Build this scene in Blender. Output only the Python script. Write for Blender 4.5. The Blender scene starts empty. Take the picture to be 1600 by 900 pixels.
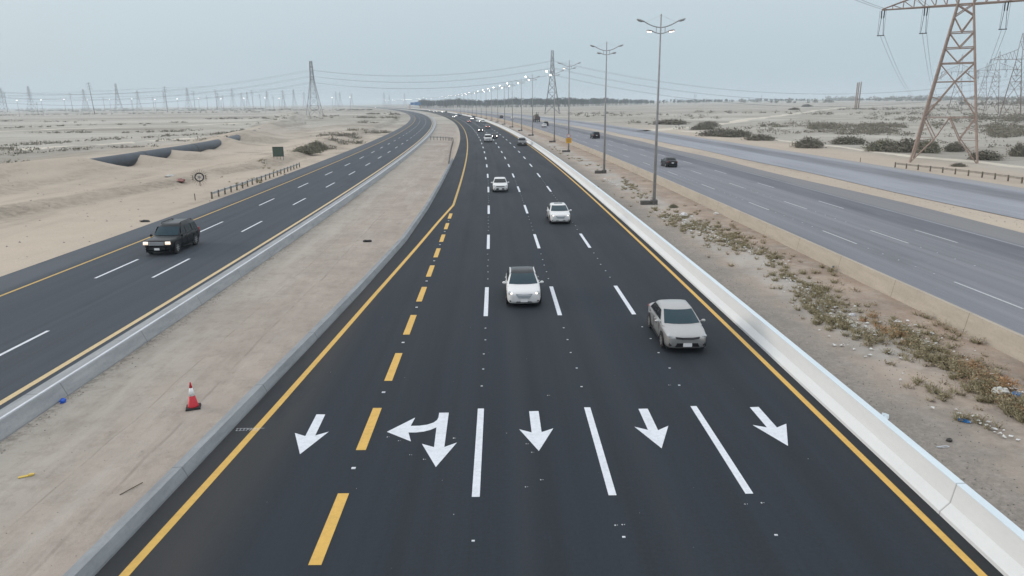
import bpy, bmesh, math, random
import numpy as np
from mathutils import Matrix, Vector
random.seed(7); RNG = np.random.default_rng(7)
SC = bpy.context.scene
COL = SC.collection
PI = math.pi

# ---------------------------------------------------------------- camera, sky, sun, exposure
F = 1111.0; PITCH = math.atan((450-159.3)/F); ROLL = -0.0118; CAMH = 10.1
cam = bpy.data.cameras.new('camera'); cam.sensor_width = 36; cam.lens = 36*F/1600
cam.clip_start = 0.3; cam.clip_end = 40000
camo = bpy.data.objects.new('camera', cam); COL.objects.link(camo)
camo.matrix_world = Matrix.Translation((0, 0, CAMH)) @ Matrix.Rotation(PI/2-PITCH, 4, 'X') @ Matrix.Rotation(ROLL, 4, 'Z')
SC.camera = camo
SC.render.resolution_x = 1024; SC.render.resolution_y = 576
SC.view_settings.view_transform = 'Standard'; SC.view_settings.look = 'None'
SC.view_settings.exposure = 0.15; SC.view_settings.gamma = 1.0
try: SC.view_settings.use_curve_mapping = False
except Exception: pass
SUN_EL = math.radians(14); SUN_AZ = math.radians(-75)   # low in the west (left), behind thick haze
W = bpy.data.worlds.new('World'); SC.world = W; W.use_nodes = True
nt = W.node_tree; nt.nodes.clear()
wo = nt.nodes.new('ShaderNodeOutputWorld'); bg = nt.nodes.new('ShaderNodeBackground')
sky = nt.nodes.new('ShaderNodeTexSky'); sky.sky_type = 'NISHITA'; sky.sun_disc = False
sky.sun_elevation = SUN_EL; sky.sun_rotation = SUN_AZ; sky.dust_density = 3.0; sky.altitude = 20
tc = nt.nodes.new('ShaderNodeTexCoord'); sp = nt.nodes.new('ShaderNodeSeparateXYZ')
nt.links.new(tc.outputs['Generated'], sp.inputs[0])
rp = nt.nodes.new('ShaderNodeValToRGB'); nt.links.new(sp.outputs['Z'], rp.inputs[0])
SKYK = 1.0
els = rp.color_ramp.elements
def skc(r, g, b): return (r*SKYK, g*SKYK, b*SKYK, 1)
els[0].position = 0.0; els[0].color = skc(.465, .57, .64)
els[1].position = 1.0; els[1].color = skc(1.15, 1.19, 1.24)
e = els.new(0.06); e.color = skc(.485, .59, .655)
e = els.new(0.14); e.color = skc(.555, .645, .705)
e = els.new(0.40); e.color = skc(.90, .955, 1.0)
mul = nt.nodes.new('ShaderNodeVectorMath'); mul.operation = 'SCALE'; mul.inputs['Scale'].default_value = 10.0
nt.links.new(rp.outputs[0], mul.inputs[0])
mx = nt.nodes.new('ShaderNodeMix'); mx.data_type = 'RGBA'; mx.inputs[0].default_value = 0.9
nt.links.new(sky.outputs[0], mx.inputs['A']); nt.links.new(mul.outputs[0], mx.inputs['B'])
nt.links.new(mx.outputs['Result'], bg.inputs[0]); bg.inputs[1].default_value = 0.1
nt.links.new(bg.outputs[0], wo.inputs[0])
sl = bpy.data.lights.new('sun', 'SUN'); sl.energy = 1.1; sl.angle = math.radians(18); sl.color = (1, .90, .80)
so = bpy.data.objects.new('sun', sl); COL.objects.link(so)
sd = Vector((math.sin(SUN_AZ)*math.cos(SUN_EL), math.cos(SUN_AZ)*math.cos(SUN_EL), math.sin(SUN_EL)))
so.rotation_euler = (-sd).to_track_quat('-Z', 'Y').to_euler()
SC.cycles.volume_bounces = 1; SC.cycles.max_bounces = 6

# ---------------------------------------------------------------- helpers
def U(px, py, z=0.0):
    """photo pixel -> point on the plane at height z (survey of the place from the photograph)"""
    a = (px-800)/F; b = -(py-450)/F
    c, s = math.cos(ROLL), math.sin(ROLL)
    a, b = c*a-s*b, s*a+c*b
    cp, sp_ = math.cos(PITCH), math.sin(PITCH)
    dy = cp+b*sp_; dz = -sp_+b*cp
    t = (CAMH-z)/(-dz)
    return (a*t, dy*t)
def UZ(px, py, Y):
    a = (px-800)/F; b = -(py-450)/F
    c, s = math.cos(ROLL), math.sin(ROLL)
    a, b = c*a-s*b, s*a+c*b
    cp, sp_ = math.cos(PITCH), math.sin(PITCH)
    dy = cp+b*sp_; dz = -sp_+b*cp; t = Y/dy
    return (a*t, CAMH+dz*t)
def spl(K):
    K = np.array(K, float); X = K[:, 0]; Yv = K[:, 1]
    m = np.gradient(Yv, X)
    def f(x):
        x = np.asarray(x, float)
        i = np.clip(np.searchsorted(X, x)-1, 0, len(X)-2)
        h = X[i+1]-X[i]; t = (x-X[i])/h
        tc_ = np.clip(t, 0, 1)
        v = (2*tc_**3-3*tc_**2+1)*Yv[i]+(tc_**3-2*tc_**2+tc_)*h*m[i]+(-2*tc_**3+3*tc_**2)*Yv[i+1]+(tc_**3-tc_**2)*h*m[i+1]
        v = v+np.where(t > 1, (t-1)*h*m[i+1], 0)+np.where(t < 0, t*h*m[i], 0)
        return v
    return f
KA = [(-40.0, -1.2), (-27.5, -1.1), (-15.2, -1.0), (-7.3, -0.95), (1.9, -0.93), (12.8, -0.98), (25.6, -1.16), (40.6, -1.45), (58.2, -1.88), (78.9, -2.48), (103.3, -3.32), (131.9, -4.51), (165.5, -6.2), (205.1, -8.57), (251.5, -11.83), (306.1, -16.26), (370.3, -22.24), (445.7, -30.28), (534.4, -41.07), (638.5, -55.51), (761.0, -74.71), (904.9, -99.97), (1074.0, -132.8), (1272.8, -174.96), (1506.4, -228.45), (1781.0, -295.63), (2103.7, -379.32), (2483.0, -482.94), (2928.7, -610.64), (3452.6, -767.47), (4068.3, -959.57), (4791.9, -1194.43)]
KL = [(-40.0, -18.3), (-27.5, -18.2), (-15.2, -18.1), (-7.3, -18.05), (1.9, -18.02), (12.8, -18.05), (25.6, -18.16), (40.6, -18.39), (58.2, -18.78), (78.9, -19.37), (103.3, -20.24), (131.9, -21.47), (165.5, -23.17), (205.1, -25.51), (251.5, -28.76), (306.1, -33.26), (370.3, -39.47), (445.7, -47.99), (534.4, -59.52), (638.5, -74.91), (761.0, -95.16), (904.9, -121.42), (1074.0, -155.09), (1272.8, -197.76), (1506.4, -251.35), (1781.0, -318.13), (2103.7, -400.81), (2483.0, -502.66), (2928.7, -627.67), (3452.6, -780.64), (4068.3, -967.45), (4791.9, -1195.18)]
XA = spl(KA); XL = spl(KL)
def xa(y): return float(XA(y))
def xl(y): return float(XL(y))

def tag(o, label=None, cat=None, group=None, kind=None):
    if label: o['label'] = label
    if cat: o['category'] = cat
    if group: o['group'] = group
    if kind: o['kind'] = kind
    return o
def empty(name, loc=(0, 0, 0), rz=0.0, **k):
    o = bpy.data.objects.new(name, None); COL.objects.link(o)
    o.location = loc; o.rotation_euler = (0, 0, rz); o.empty_display_size = .2
    return tag(o, **k)
KIDS = {}
def mesh_obj(name, v, f, mat, parent=None, smooth=False, uv=None):
    me = bpy.data.meshes.new(name)
    me.from_pydata(v if isinstance(v, list) else v.tolist(), [], f if isinstance(f, list) else f.tolist())
    if smooth: me.polygons.foreach_set('use_smooth', [True]*len(me.polygons))
    if uv is not None:
        l = me.uv_layers.new(name='UVMap'); uv = np.asarray(uv, float)
        idx = np.empty(len(me.loops), int); me.loops.foreach_get('vertex_index', idx)
        l.data.foreach_set('uv', uv[idx].ravel())
    me.materials.append(mat); me.update()
    o = bpy.data.objects.new(name, me); COL.objects.link(o)
    if parent: o.parent = parent; KIDS.setdefault(parent.name, []).append(o)
    return o
class MB:
    def __init__(s): s.v = []; s.f = []
    def add(s, v, f):
        n = len(s.v); s.v += [tuple(p) for p in v]; s.f += [tuple(i+n for i in q) for q in f]; return s
    def box(s, c, d, rz=0.0, taper=1.0):
        x, y, z = c; a, b, h = d[0]/2, d[1]/2, d[2]/2; cs, sn = math.cos(rz), math.sin(rz); P = []
        for k, t in ((-h, 1), (h, taper)):
            for u, w in ((-a, -b), (a, -b), (a, b), (-a, b)):
                u *= t; w *= t; P.append((x+u*cs-w*sn, y+u*sn+w*cs, z+k))
        return s.add(P, [(3, 2, 1, 0), (4, 5, 6, 7), (0, 1, 5, 4), (1, 2, 6, 5), (2, 3, 7, 6), (3, 0, 4, 7)])
    def tube(s, p, q, r1, r2=None, n=8, cap=True):
        r2 = r1 if r2 is None else r2; p = Vector(p); q = Vector(q); d = (q-p)
        if d.length < 1e-6: return s
        d.normalize(); a = d.orthogonal().normalized(); b = d.cross(a); P = []
        for c, r in ((p, r1), (q, r2)):
            for i in range(n):
                t = 2*PI*i/n+PI/n; P.append(c+a*math.cos(t)*r+b*math.sin(t)*r)
        fs = [(i, (i+1) % n, n+(i+1) % n, n+i) for i in range(n)]
        if cap: fs += [tuple(range(n))[::-1], tuple(range(n, 2*n))]
        return s.add(P, fs)
    def bar(s, p, q, r): return s.tube(p, q, r*.75, n=4)
    def path(s, pts, r, n=6):
        for a, b in zip(pts[:-1], pts[1:]): s.tube(a, b, r, n=n)
        return s
    def ell(s, c, d, nu=10, nv=7, jit=0):
        P = []; c = Vector(c)
        for j in range(nv+1):
            t = PI*j/nv
            for i in range(nu):
                u = 2*PI*i/nu; k = 1+random.uniform(-jit, jit)
                P.append((c.x+d[0]*math.sin(t)*math.cos(u)*k, c.y+d[1]*math.sin(t)*math.sin(u)*k, c.z+d[2]*math.cos(t)*k))
        fs = [(j*nu+i, (j+1)*nu+i, (j+1)*nu+(i+1) % nu, j*nu+(i+1) % nu) for j in range(nv) for i in range(nu)]
        return s.add(P, fs)
    def rings(s, R, cap=True):
        n = len(R[0]); P = [p for r in R for p in r]
        fs = [(k*n+i, k*n+(i+1) % n, (k+1)*n+(i+1) % n, (k+1)*n+i) for k in range(len(R)-1) for i in range(n)]
        if cap: fs += [tuple(range(n))[::-1], tuple(range((len(R)-1)*n, len(R)*n))]
        return s.add(P, fs)
    def lathe(s, prof, c=(0, 0, 0), n=16):
        return s.rings([[(c[0]+r*math.cos(2*PI*i/n), c[1]+r*math.sin(2*PI*i/n), c[2]+z) for i in range(n)] for r, z in prof])
    def build(s, name, mat, parent=None, smooth=False):
        o = mesh_obj(name, s.v, s.f, mat, parent, smooth)
        if smooth:
            bm = bmesh.new(); bm.from_mesh(o.data); bmesh.ops.recalc_face_normals(bm, faces=bm.faces[:]); bm.to_mesh(o.data); bm.free()
        return o
def subsurf(o, lv=1):
    m = o.modifiers.new('smooth', 'SUBSURF'); m.levels = lv; m.render_levels = lv; return o
def autosm(o, ang=40):
    me = o.data; me.polygons.foreach_set('use_smooth', [True]*len(me.polygons))
    try: me.set_sharp_from_angle(angle=math.radians(ang))
    except Exception: pass
    return o
def copy_tree(o, parent=None):
    c = o.copy(); COL.objects.link(c); c.parent = parent
    for ch in list(KIDS.get(o.name, [])): copy_tree(ch, c)
    if parent: KIDS.setdefault(parent.name, []).append(c)
    return c

# ---------------------------------------------------------------- materials
def mat(name, col, rough=.6, metal=0, emit=None, es=0, spec=.5, coat=0):
    m = bpy.data.materials.new(name); m.use_nodes = True; b = m.node_tree.nodes['Principled BSDF']
    b.inputs['Base Color'].default_value = (*col, 1); b.inputs['Roughness'].default_value = rough
    b.inputs['Metallic'].default_value = metal; b.inputs['Specular IOR Level'].default_value = spec
    b.inputs['Coat Weight'].default_value = coat
    if emit: b.inputs['Emission Color'].default_value = (*emit, 1); b.inputs['Emission Strength'].default_value = es
    return m
class NG:
    def __init__(s, m): s.t = m.node_tree; s.b = s.t.nodes['Principled BSDF']
    def n(s, ty, **k):
        o = s.t.nodes.new(ty)
        for a, b in k.items(): setattr(o, a, b)
        return o
    def l(s, a, b): s.t.links.new(a, b)
    def coord(s, kind='Object', scale=(1, 1, 1)):
        c = s.n('ShaderNodeTexCoord'); m = s.n('ShaderNodeMapping'); m.inputs['Scale'].default_value = scale
        s.l(c.outputs[kind], m.inputs[0]); return m.outputs[0]
    def noise(s, vec, scale=1, det=4, rough=.55, lo=.35, hi=.65):
        o = s.n('ShaderNodeTexNoise'); o.inputs['Scale'].default_value = scale; o.inputs['Detail'].default_value = det
        o.inputs['Roughness'].default_value = rough; s.l(vec, o.inputs['Vector'])
        r = s.n('ShaderNodeMapRange'); r.inputs[1].default_value = lo; r.inputs[2].default_value = hi; s.l(o.outputs[0], r.inputs[0])
        return r.outputs[0]
    def rng(s, v, a, b, c=0, d=1):
        r = s.n('ShaderNodeMapRange'); r.interpolation_type = 'SMOOTHSTEP'
        for i, q in enumerate((a, b, c, d)): r.inputs[i+1].default_value = q
        s.l(v, r.inputs[0]); return r.outputs[0]
    def mix(s, f, a, b, mode='MIX'):
        o = s.n('ShaderNodeMix', data_type='RGBA', blend_type=mode)
        for i, q in ((0, f), ('A', a), ('B', b)):
            if isinstance(q, (int, float)): o.inputs[i].default_value = q
            elif isinstance(q, tuple): o.inputs[i].default_value = (*q, 1)
            else: s.l(q, o.inputs[i])
        return o.outputs['Result']
    def math(s, op, a, b=0):
        o = s.n('ShaderNodeMath', operation=op)
        for i, q in enumerate((a, b)):
            if isinstance(q, (int, float)): o.inputs[i].default_value = q
            else: s.l(q, o.inputs[i])
        return o.outputs[0]
    def sep(s, v):
        o = s.n('ShaderNodeSeparateXYZ'); s.l(v, o.inputs[0]); return o.outputs
    def col(s, c): s.l(c, s.b.inputs['Base Color'])
    def bump(s, h, st=.3, d=.02):
        o = s.n('ShaderNodeBump'); o.inputs['Strength'].default_value = st; o.inputs['Distance'].default_value = d
        s.l(h, o.inputs['Height']); s.l(o.outputs[0], s.b.inputs['Normal'])
def noisy(name, c1, c2, scale=3, rough=.8, bump=.2, det=5, kind='Object', sc=(1, 1, 1), metal=0, lo=.35, hi=.65, d=.02):
    m = mat(name, c1, rough, metal); g = NG(m); v = g.coord(kind, sc)
    n = g.noise(v, scale, det, .6, lo, hi); g.col(g.mix(n, c1, c2))
    if bump: g.bump(n, bump, d)
    return m

def asphalt(name, c, streak, bands=(), speck=.02, rough=.75, patch=.0):
    """uv.x = metres across the road, uv.y = metres along it"""
    m = mat(name, c, rough, spec=.18); g = NG(m)
    uv = g.coord('UV'); u = g.sep(uv)
    fine = g.noise(uv, 9, 3, .7, .3, .7)
    mid = g.noise(g.coord('UV', (.35, .05, 1)), 1, 5, .6)
    st = g.noise(g.coord('UV', (1.6, .012, 1)), 1, 4, .6, .35, .7)
    hi = tuple(min(1, q*1.45+.004) for q in c); lo = tuple(q*.72 for q in c)
    k = g.mix(mid, lo, c); k = g.mix(g.math('MULTIPLY', st, streak), k, hi)
    k = g.mix(g.math('MULTIPLY', fine, .35), k, hi)
    for a, b, w, cc, f in bands:
        t = g.math('MULTIPLY', g.rng(u[0], a-w, a+w), g.rng(u[0], b-w, b+w, 1, 0))
        t = g.math('MULTIPLY', t, g.math('MULTIPLY', g.math('ADD', g.math('MULTIPLY', mid, .5), .5), f)); k = g.mix(t, k, cc)
    sc = g.noise(g.coord('UV', (1.2, .35, 1)), .6, 7, .8, .60, .74)
    k = g.mix(g.math('MULTIPLY', sc, .55), k, hi); k = g.mix(g.math('MULTIPLY', g.noise(g.coord('UV', (.9, .2, 1)), .35, 5, .7, .58, .7), .5), k, lo)
    g.col(k); g.bump(fine, .25, .01)
    g.l(g.math('ADD', g.math('MULTIPLY', mid, .12), rough-.06), g.b.inputs['Roughness'])
    return m
M = {}
# new carriageway: pale dusty scuffs, worn wheel paths, dusty left shoulder
M['asph_new'] = asphalt('asphalt_new', (.023, .029, .037), .35, [(-9.6, -6.0, .7, (.062, .058, .055), .75), (-1.9, -1.5, .25, (.018, .022, .028), .6), (1.6, 2.2, .25, (.018, .022, .028), .5), (8.9, 9.5, .3, (.018, .022, .028), .5), (1.0, 1.5, .25, (.036, .042, .05), .5), (4.6, 5.1, .25, (.036, .042, .05), .5), (11.25, 11.9, .12, (.03, .03, .03), .8)])
M['asph_mid'] = asphalt('asphalt_mid', (.046, .055, .067), .6, [(-15, -10.6, .5, (.105, .115, .13), .8), (-9.2, -7.6, .4, (.055, .062, .075), .5), (-5.6, -4.3, .4, (.055, .062, .075), .5), (-2.6, -.4, .5, (.06, .066, .078), .35)])
M['asph_old'] = asphalt('asphalt_old', (.185, .188, .207), .55, [(33.7, 37.3, .9, (.10, .105, .125), .9), (37.3, 43, .9, (.21, .205, .20), .8), (27.5, 28.9, .5, (.17, .175, .20), .5), (31.2, 32.4, .5, (.17, .175, .20), .4)])
M['asph_side'] = asphalt('asphalt_side', (.27, .28, .31), .4, [(52.5, 57.5, 1.0, (.15, .155, .17), .95), (58.8, 62, .6, (.3, .29, .27), .7)])
def paint(name, c, wear):
    m = mat(name, c, .55, spec=.3); g = NG(m); n = g.noise(g.coord('Object'), 6, 6, .75, .45, .7)
    n2 = g.noise(g.coord('Object'), 1.1, 6, .7, .45, .7)
    k = g.mix(g.math('MULTIPLY', n, wear), c, tuple(q*.45 for q in c)); g.col(g.mix(g.math('MULTIPLY', n2, .25), k, tuple(q*.6 for q in c))); return m
M['white'] = paint('paint_white', (.70, .73, .78), .35)
M['white_old'] = paint('paint_white_old', (.52, .53, .55), .6)
M['white_mid'] = paint('paint_white_mid', (.68, .70, .74), .4)
M['yellow'] = paint('paint_yellow', (.68, .42, .10), .3)
M['yellow_pale'] = paint('paint_yellow_pale', (.62, .47, .26), .4)
M['yellow_mid'] = paint('paint_yellow_mid', (.52, .34, .10), .5)

def sand_material():
    m = mat('sand', (.4, .36, .3), .92, spec=.15); g = NG(m)
    v = g.coord('Object'); uv = g.sep(g.coord('UV'))
    p = g.sep(v)
    big = g.noise(v, .03, 6, .6); med = g.noise(v, .35, 6, .65); fin = g.noise(v, 6, 5, .7, .3, .7)
    streak = g.noise(g.coord('Object', (.0016, .011, 1)), 1, 9, .72, .40, .60)
    streak2 = g.noise(g.coord('Object', (.003, .02, 1)), 1, 9, .78, .53, .64)
    base = g.mix(big, (.52, .46, .38), (.42, .37, .305))
    base = g.mix(g.math('MULTIPLY', g.noise(g.coord('UV', (.16, .02, 1)), 1, 7, .7, .5, .68), .55), base, (.30, .27, .225))
    base = g.mix(g.math('MULTIPLY', med, .4), base, (.56, .50, .42))
    base = g.mix(g.math('MULTIPLY', fin, .22), base, (.26, .23, .19))
    # far desert: flats of salt and darker silt in long streaks
    far = g.rng(p[1], 120, 420)
    out = g.math('MAXIMUM', g.rng(uv[0], 66, 80), g.rng(uv[0], -90, -72, 1, 0))
    fo = g.math('MAXIMUM', far, out)
    b2 = g.mix(streak, (.45, .45, .415), (.26, .255, .225))
    b2 = g.mix(g.math('MULTIPLY', streak2, .7), b2, (.17, .16, .13))
    base = g.mix(g.math('MULTIPLY', fo, .85), base, b2)
    ca_ = g.n('ShaderNodeAttribute'); ca_.attribute_name = 'crust'
    base = g.mix(g.math('MULTIPLY', ca_.outputs['Fac'], g.math('ADD', g.math('MULTIPLY', g.noise(v, 1.2, 5, .75, .4, .62), .7), .3)), base, (.19, .172, .14))
    # median between the carriageways: reddish dirt, dusty grey gravel by the white barrier
    med_zone = g.math('MULTIPLY', g.rng(uv[0], 11.8, 13), g.rng(uv[0], 21, 22, 1, 0))
    dirt = g.mix(g.noise(v, .22, 7, .7, .4, .6), (.42, .35, .285), (.27, .24, .205))
    dirt = g.mix(g.math('MULTIPLY', g.noise(v, 1.3, 6, .7, .45, .7), .6), dirt, (.46, .42, .37))
    gr = g.math('MULTIPLY', g.rng(uv[0], 13.0, 16.5, 1, 0), g.noise(v, 7, 5, .85, .36, .6))
    dirt = g.mix(g.math('MULTIPLY', g.rng(uv[0], 13.0, 17, 1, 0), .6), dirt, (.335, .325, .30))
    dirt = g.mix(g.math('MULTIPLY', g.math('MULTIPLY', g.rng(uv[0], 17.0, 19.5), g.noise(v, .5, 7, .75, .4, .62)), .55), dirt, (.27, .19, .14))
    dirt = g.mix(g.math('MULTIPLY', gr, .6), dirt, (.15, .14, .125))
    pale = g.math('MULTIPLY', g.math('MULTIPLY', g.rng(uv[0], 15, 16.2), g.rng(uv[0], 17.6, 19.2, 1, 0)), g.noise(v, .16, 4, .6, .4, .6))
    dirt = g.mix(g.math('MULTIPLY', pale, .7), dirt, (.42, .42, .40))
    base = g.mix(med_zone, base, dirt)
    # strip between left and main carriageway: pinkish compacted dirt with wheel ruts
    lm = g.math('MULTIPLY', g.rng(uv[0], -16.6, -15), g.rng(uv[0], -7.5, -5.5, 1, 0))
    side = g.rng(g.math('ADD', uv[0], g.math('MULTIPLY', g.noise(v, .25, 4, .6), 2.2)), -13.0, -9.0)
    pk = g.mix(side, g.mix(g.noise(v, .12, 5, .6), (.41, .39, .35), (.35, .335, .30)), g.mix(g.noise(v, .2, 5, .65), (.405, .365, .325), (.32, .29, .26)))
    pk = g.mix(g.math('MULTIPLY', g.noise(v, .07, 6, .65, .5, .66), .6), pk, (.26, .225, .20))
    pk = g.mix(g.math('MULTIPLY', g.noise(g.coord('UV', (.8, .16, 1)), 1, 7, .75, .5, .68), .5), pk, (.25, .225, .20))
    pk = g.mix(g.math('MULTIPLY', g.noise(v, .9, 8, .82, .48, .64), .55), pk, (.23, .205, .18))
    pk = g.mix(g.math('MULTIPLY', g.noise(g.coord('UV', (.5, .06, 1)), 1.3, 6, .7, .5, .66), .45), pk, (.46, .44, .405))
    for c0, wd in ((-11.7, .025), (-10.0, .045)):
        wob = g.math('MULTIPLY', g.noise(g.coord('UV', (0, .035+c0*.001, 1)), 1, 5, .6, 0, 1), 1.6)
        du = g.math('ABSOLUTE', g.math('SUBTRACT', g.math('ADD', uv[0], wob), c0+.8))
        rut = g.math('MULTIPLY', g.rng(du, wd*.3, wd*2, 1, 0), g.math('MULTIPLY', g.rng(p[1], 60, 130, 1, 0), g.noise(v, .6, 4, .6, .4, .58)))
        pk = g.mix(g.math('MULTIPLY', rut, .5), pk, (.19, .165, .145))
    lm = g.math('MULTIPLY', lm, g.rng(p[1], 300, 420, 1, 0))
    base = g.mix(g.math('MULTIPLY', lm, .9), base, pk)
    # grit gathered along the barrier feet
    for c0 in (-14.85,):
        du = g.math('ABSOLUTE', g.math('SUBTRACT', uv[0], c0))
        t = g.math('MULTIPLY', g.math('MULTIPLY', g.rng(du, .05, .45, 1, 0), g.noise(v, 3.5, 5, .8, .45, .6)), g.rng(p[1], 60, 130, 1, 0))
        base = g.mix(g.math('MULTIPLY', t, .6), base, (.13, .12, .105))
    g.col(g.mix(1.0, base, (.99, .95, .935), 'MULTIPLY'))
    hh = g.math('ADD', g.math('MULTIPLY', fin, .35), med); g.bump(hh, .35, .12)
    return m
M['sand'] = sand_material()
M['barrier'] = noisy('barrier_white', (.80, .80, .80), (.66, .66, .66), 1.2, .75, .05, 6, lo=.5, hi=.8)
def conc(name, c1, c2, joint=None, dirt=.35, j0=0.):
    m = mat(name, c1, .85, spec=.25); g = NG(m)
    n = g.noise(g.coord('UV', (1, .15, 1)), 2.2, 6, .7); n2 = g.noise(g.coord('UV', (4, 4, 1)), 1.6, 5, .7, .5, .75)
    k = g.mix(n, c1, c2); k = g.mix(g.math('MULTIPLY', n2, dirt), k, tuple(q*.5 for q in c1))
    if joint:
        u = g.sep(g.coord('UV')); fr = g.math('FRACT', g.math('DIVIDE', g.math('SUBTRACT', u[1], j0), joint), 0)
        j = g.rng(fr, .0, .07/joint, 1, 0); k = g.mix(g.math('MULTIPLY', j, .7), k, tuple(q*.25 for q in c1))
    g.col(k); g.bump(n, .15, .02); return m
M['conc_white'] = conc('concrete_white', (.68, .695, .70), (.64, .655, .66), 64.0, .10, 15.7)
M['top_sky_tint'] = conc('barrier_top_sky_tint', (.66, .74, .79), (.60, .68, .73), 64.0, .1, 15.7)  # blue sky reflection on the barrier top, painted into the colour
M['conc_grey'] = conc('concrete_grey', (.36, .37, .38), (.25, .265, .275), 6.0)
M['conc_kerb'] = conc('concrete_kerb', (.30, .32, .335), (.21, .225, .24), 6.0)
M['conc_tan'] = conc('concrete_tan', (.45, .40, .335), (.37, .33, .275), 6.0)
M['block'] = noisy('block_concrete', (.13, .12, .11), (.07, .065, .06), 3)
M['galv'] = noisy('galvanised', (.34, .34, .34), (.26, .26, .26), 2, .55, 0)
M['steel_rust'] = noisy('weathered_steel', (.34, .255, .21), (.24, .185, .16), 1.5, .75, 0)
M['steel_grey'] = noisy('tower_steel', (.12, .12, .125), (.16, .15, .15), .5, .7, 0)
M['wood_pole'] = noisy('pole_steel', (.07, .07, .072), (.10, .10, .10), .8, .7, 0)
M['wire'] = mat('wire', (.05, .05, .055), .6)
M['pipe'] = noisy('pipe_coating', (.014, .022, .034), (.028, .04, .056), .5, .5, .05)
M['black'] = mat('black', (.012, .012, .014), .5)
M['rubber'] = mat('rubber', (.02, .02, .021), .85)
M['glass'] = mat('car_glass', (.010, .036, .05), .08, spec=.28)
M['glass_dark'] = mat('car_glass_dark', (.008, .011, .014), .1, spec=.25)
M['rim'] = mat('rim', (.5, .5, .5), .35, .8)
M['rim_dark'] = mat('rim_dark', (.16, .16, .165), .5)
M['chrome'] = mat('chrome', (.50, .52, .54), .3, .1)
M['plate'] = mat('plate', (.75, .75, .75), .5)
M['lens'] = mat('headlight_lens', (.42, .44, .46), .15, .2)
M['lens_lit'] = mat('headlight_lit', (.9, .9, .9), .2, 0, (1, .80, .62), 1.6)
M['lens_suv'] = mat('headlight_glow', (.9, .85, .8), .2, 0, (1, .78, .58), .75)
M['lens_far'] = mat('headlight_far', (.9, .9, .9), .2, 0, (1, .92, .84), 60)
M['lens_pink'] = mat('headlight_warm', (.9, .7, .7), .2, 0, (1, .33, .25), 25)
M['tail'] = mat('tail_lamp', (.25, .01, .01), .25)
M['lamp_on'] = mat('lamp_on', (1, 1, 1), .3, 0, (1, .93, .86), 30)
M['lamp_dim'] = mat('lamp_dim', (1, 1, 1), .3, 0, (1, .80, .66), 3.0)
M['lamp_off'] = mat('lamp_off', (.35, .37, .38), .3)
def car_paint(name, c, metal=0., rough=.35): return mat(name, c, rough, metal, spec=.5, coat=.6)
P_silver = car_paint('paint_silver', (.40, .395, .39), .55, .30); P_white = car_paint('paint_car_white', (.70, .70, .70))
P_black = car_paint('paint_car_black', (.006, .007, .009), 0, .3); P_black.node_tree.nodes['Principled BSDF'].inputs['Coat Weight'].default_value = .05; P_black.node_tree.nodes['Principled BSDF'].inputs['Specular IOR Level'].default_value = .3; P_grey = car_paint('paint_car_grey', (.10, .105, .11), .3)
P_lsilver = car_paint('paint_car_light', (.45, .46, .47), .4); P_red = car_paint('paint_car_brown', (.09, .05, .045))

# ---------------------------------------------------------------- terrain
def vnoise(x, y, seed=0):
    ix = np.floor(x).astype(np.int64); iy = np.floor(y).astype(np.int64); fx = x-ix; fy = y-iy
    def h(a, b):
        n = (a*374761393+b*668265263+seed*1442695041) & 0xffffffff
        n = ((n ^ (n >> 13))*1274126177) & 0xffffffff
        return ((n ^ (n >> 16)) & 0xffff)/65535.0
    sx = fx*fx*(3-2*fx); sy = fy*fy*(3-2*fy)
    return (h(ix, iy)*(1-sx)+h(ix+1, iy)*sx)*(1-sy)+(h(ix, iy+1)*(1-sx)+h(ix+1, iy+1)*sx)*sy
def fbm(x, y, s, o=4, seed=0):
    t = 0; a = 1; n = 0
    for k in range(o):
        t = t+a*vnoise(x/s*2**k+17.3*k, y/s*2**k+5.1*k, seed+k); n += a; a *= .5
    return t/n-.5
def sst(x, a, b):
    t = np.clip((x-a)/(b-a), 0, 1); return t*t*(3-2*t)
KP = [(-60, -120), (20, -92), (60, -76), (85, -68.5), (108, -65), (130, -65.5), (160, -67.5), (207, -76), (250, -86), (300, -97), (360, -111), (450, -133), (600, -175), (900, -270)]
XP = spl(KP)                                   # line of the buried pipe, as x(y)
# sand drifted over the pipe: height of the sand at the pipe line, along y
KC = [(-60, 2.8), (60, 3.0), (98, 3.1), (108.5, 3.0), (111, 2.3), (115, 1.0), (120, .35), (122.5, .45), (124.8, 2.2), (127, 2.0), (131, 1.25), (134, .6), (136, .6), (138.5, 2.2), (142, 1.8), (148, 1.2), (153, .65), (158, .95), (163, .55), (169, 1.3), (172, 2.75), (177, 2.9), (181, 1.9), (186, 1.1), (192, 1.1), (198, 2.75), (206, 3.2), (222, 2.9), (226, 1.9), (231, 1.8), (236, 3.0), (242, 2.3), (247, 2.2), (254, 3.2), (264, 3.2), (270, 2.5), (276, 3.1), (300, 3.4), (420, 3.6), (600, 3.2), (900, 2.0)]
KCa = np.array(KC)
PZ = 1.15; PR = 1.25
ML = [(-60, -11), (10, -8.6), (24, -7.8), (38, -6.95), (53, -6.2), (70, -5.95), (131, -5.9), (200, -5.6), (343, -5.6), (467, -6.3), (635, -7.0), (5200, -7.0)]
MLa = np.array(ML)
def ml(y): return np.interp(y, MLa[:, 0], MLa[:, 1])
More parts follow.
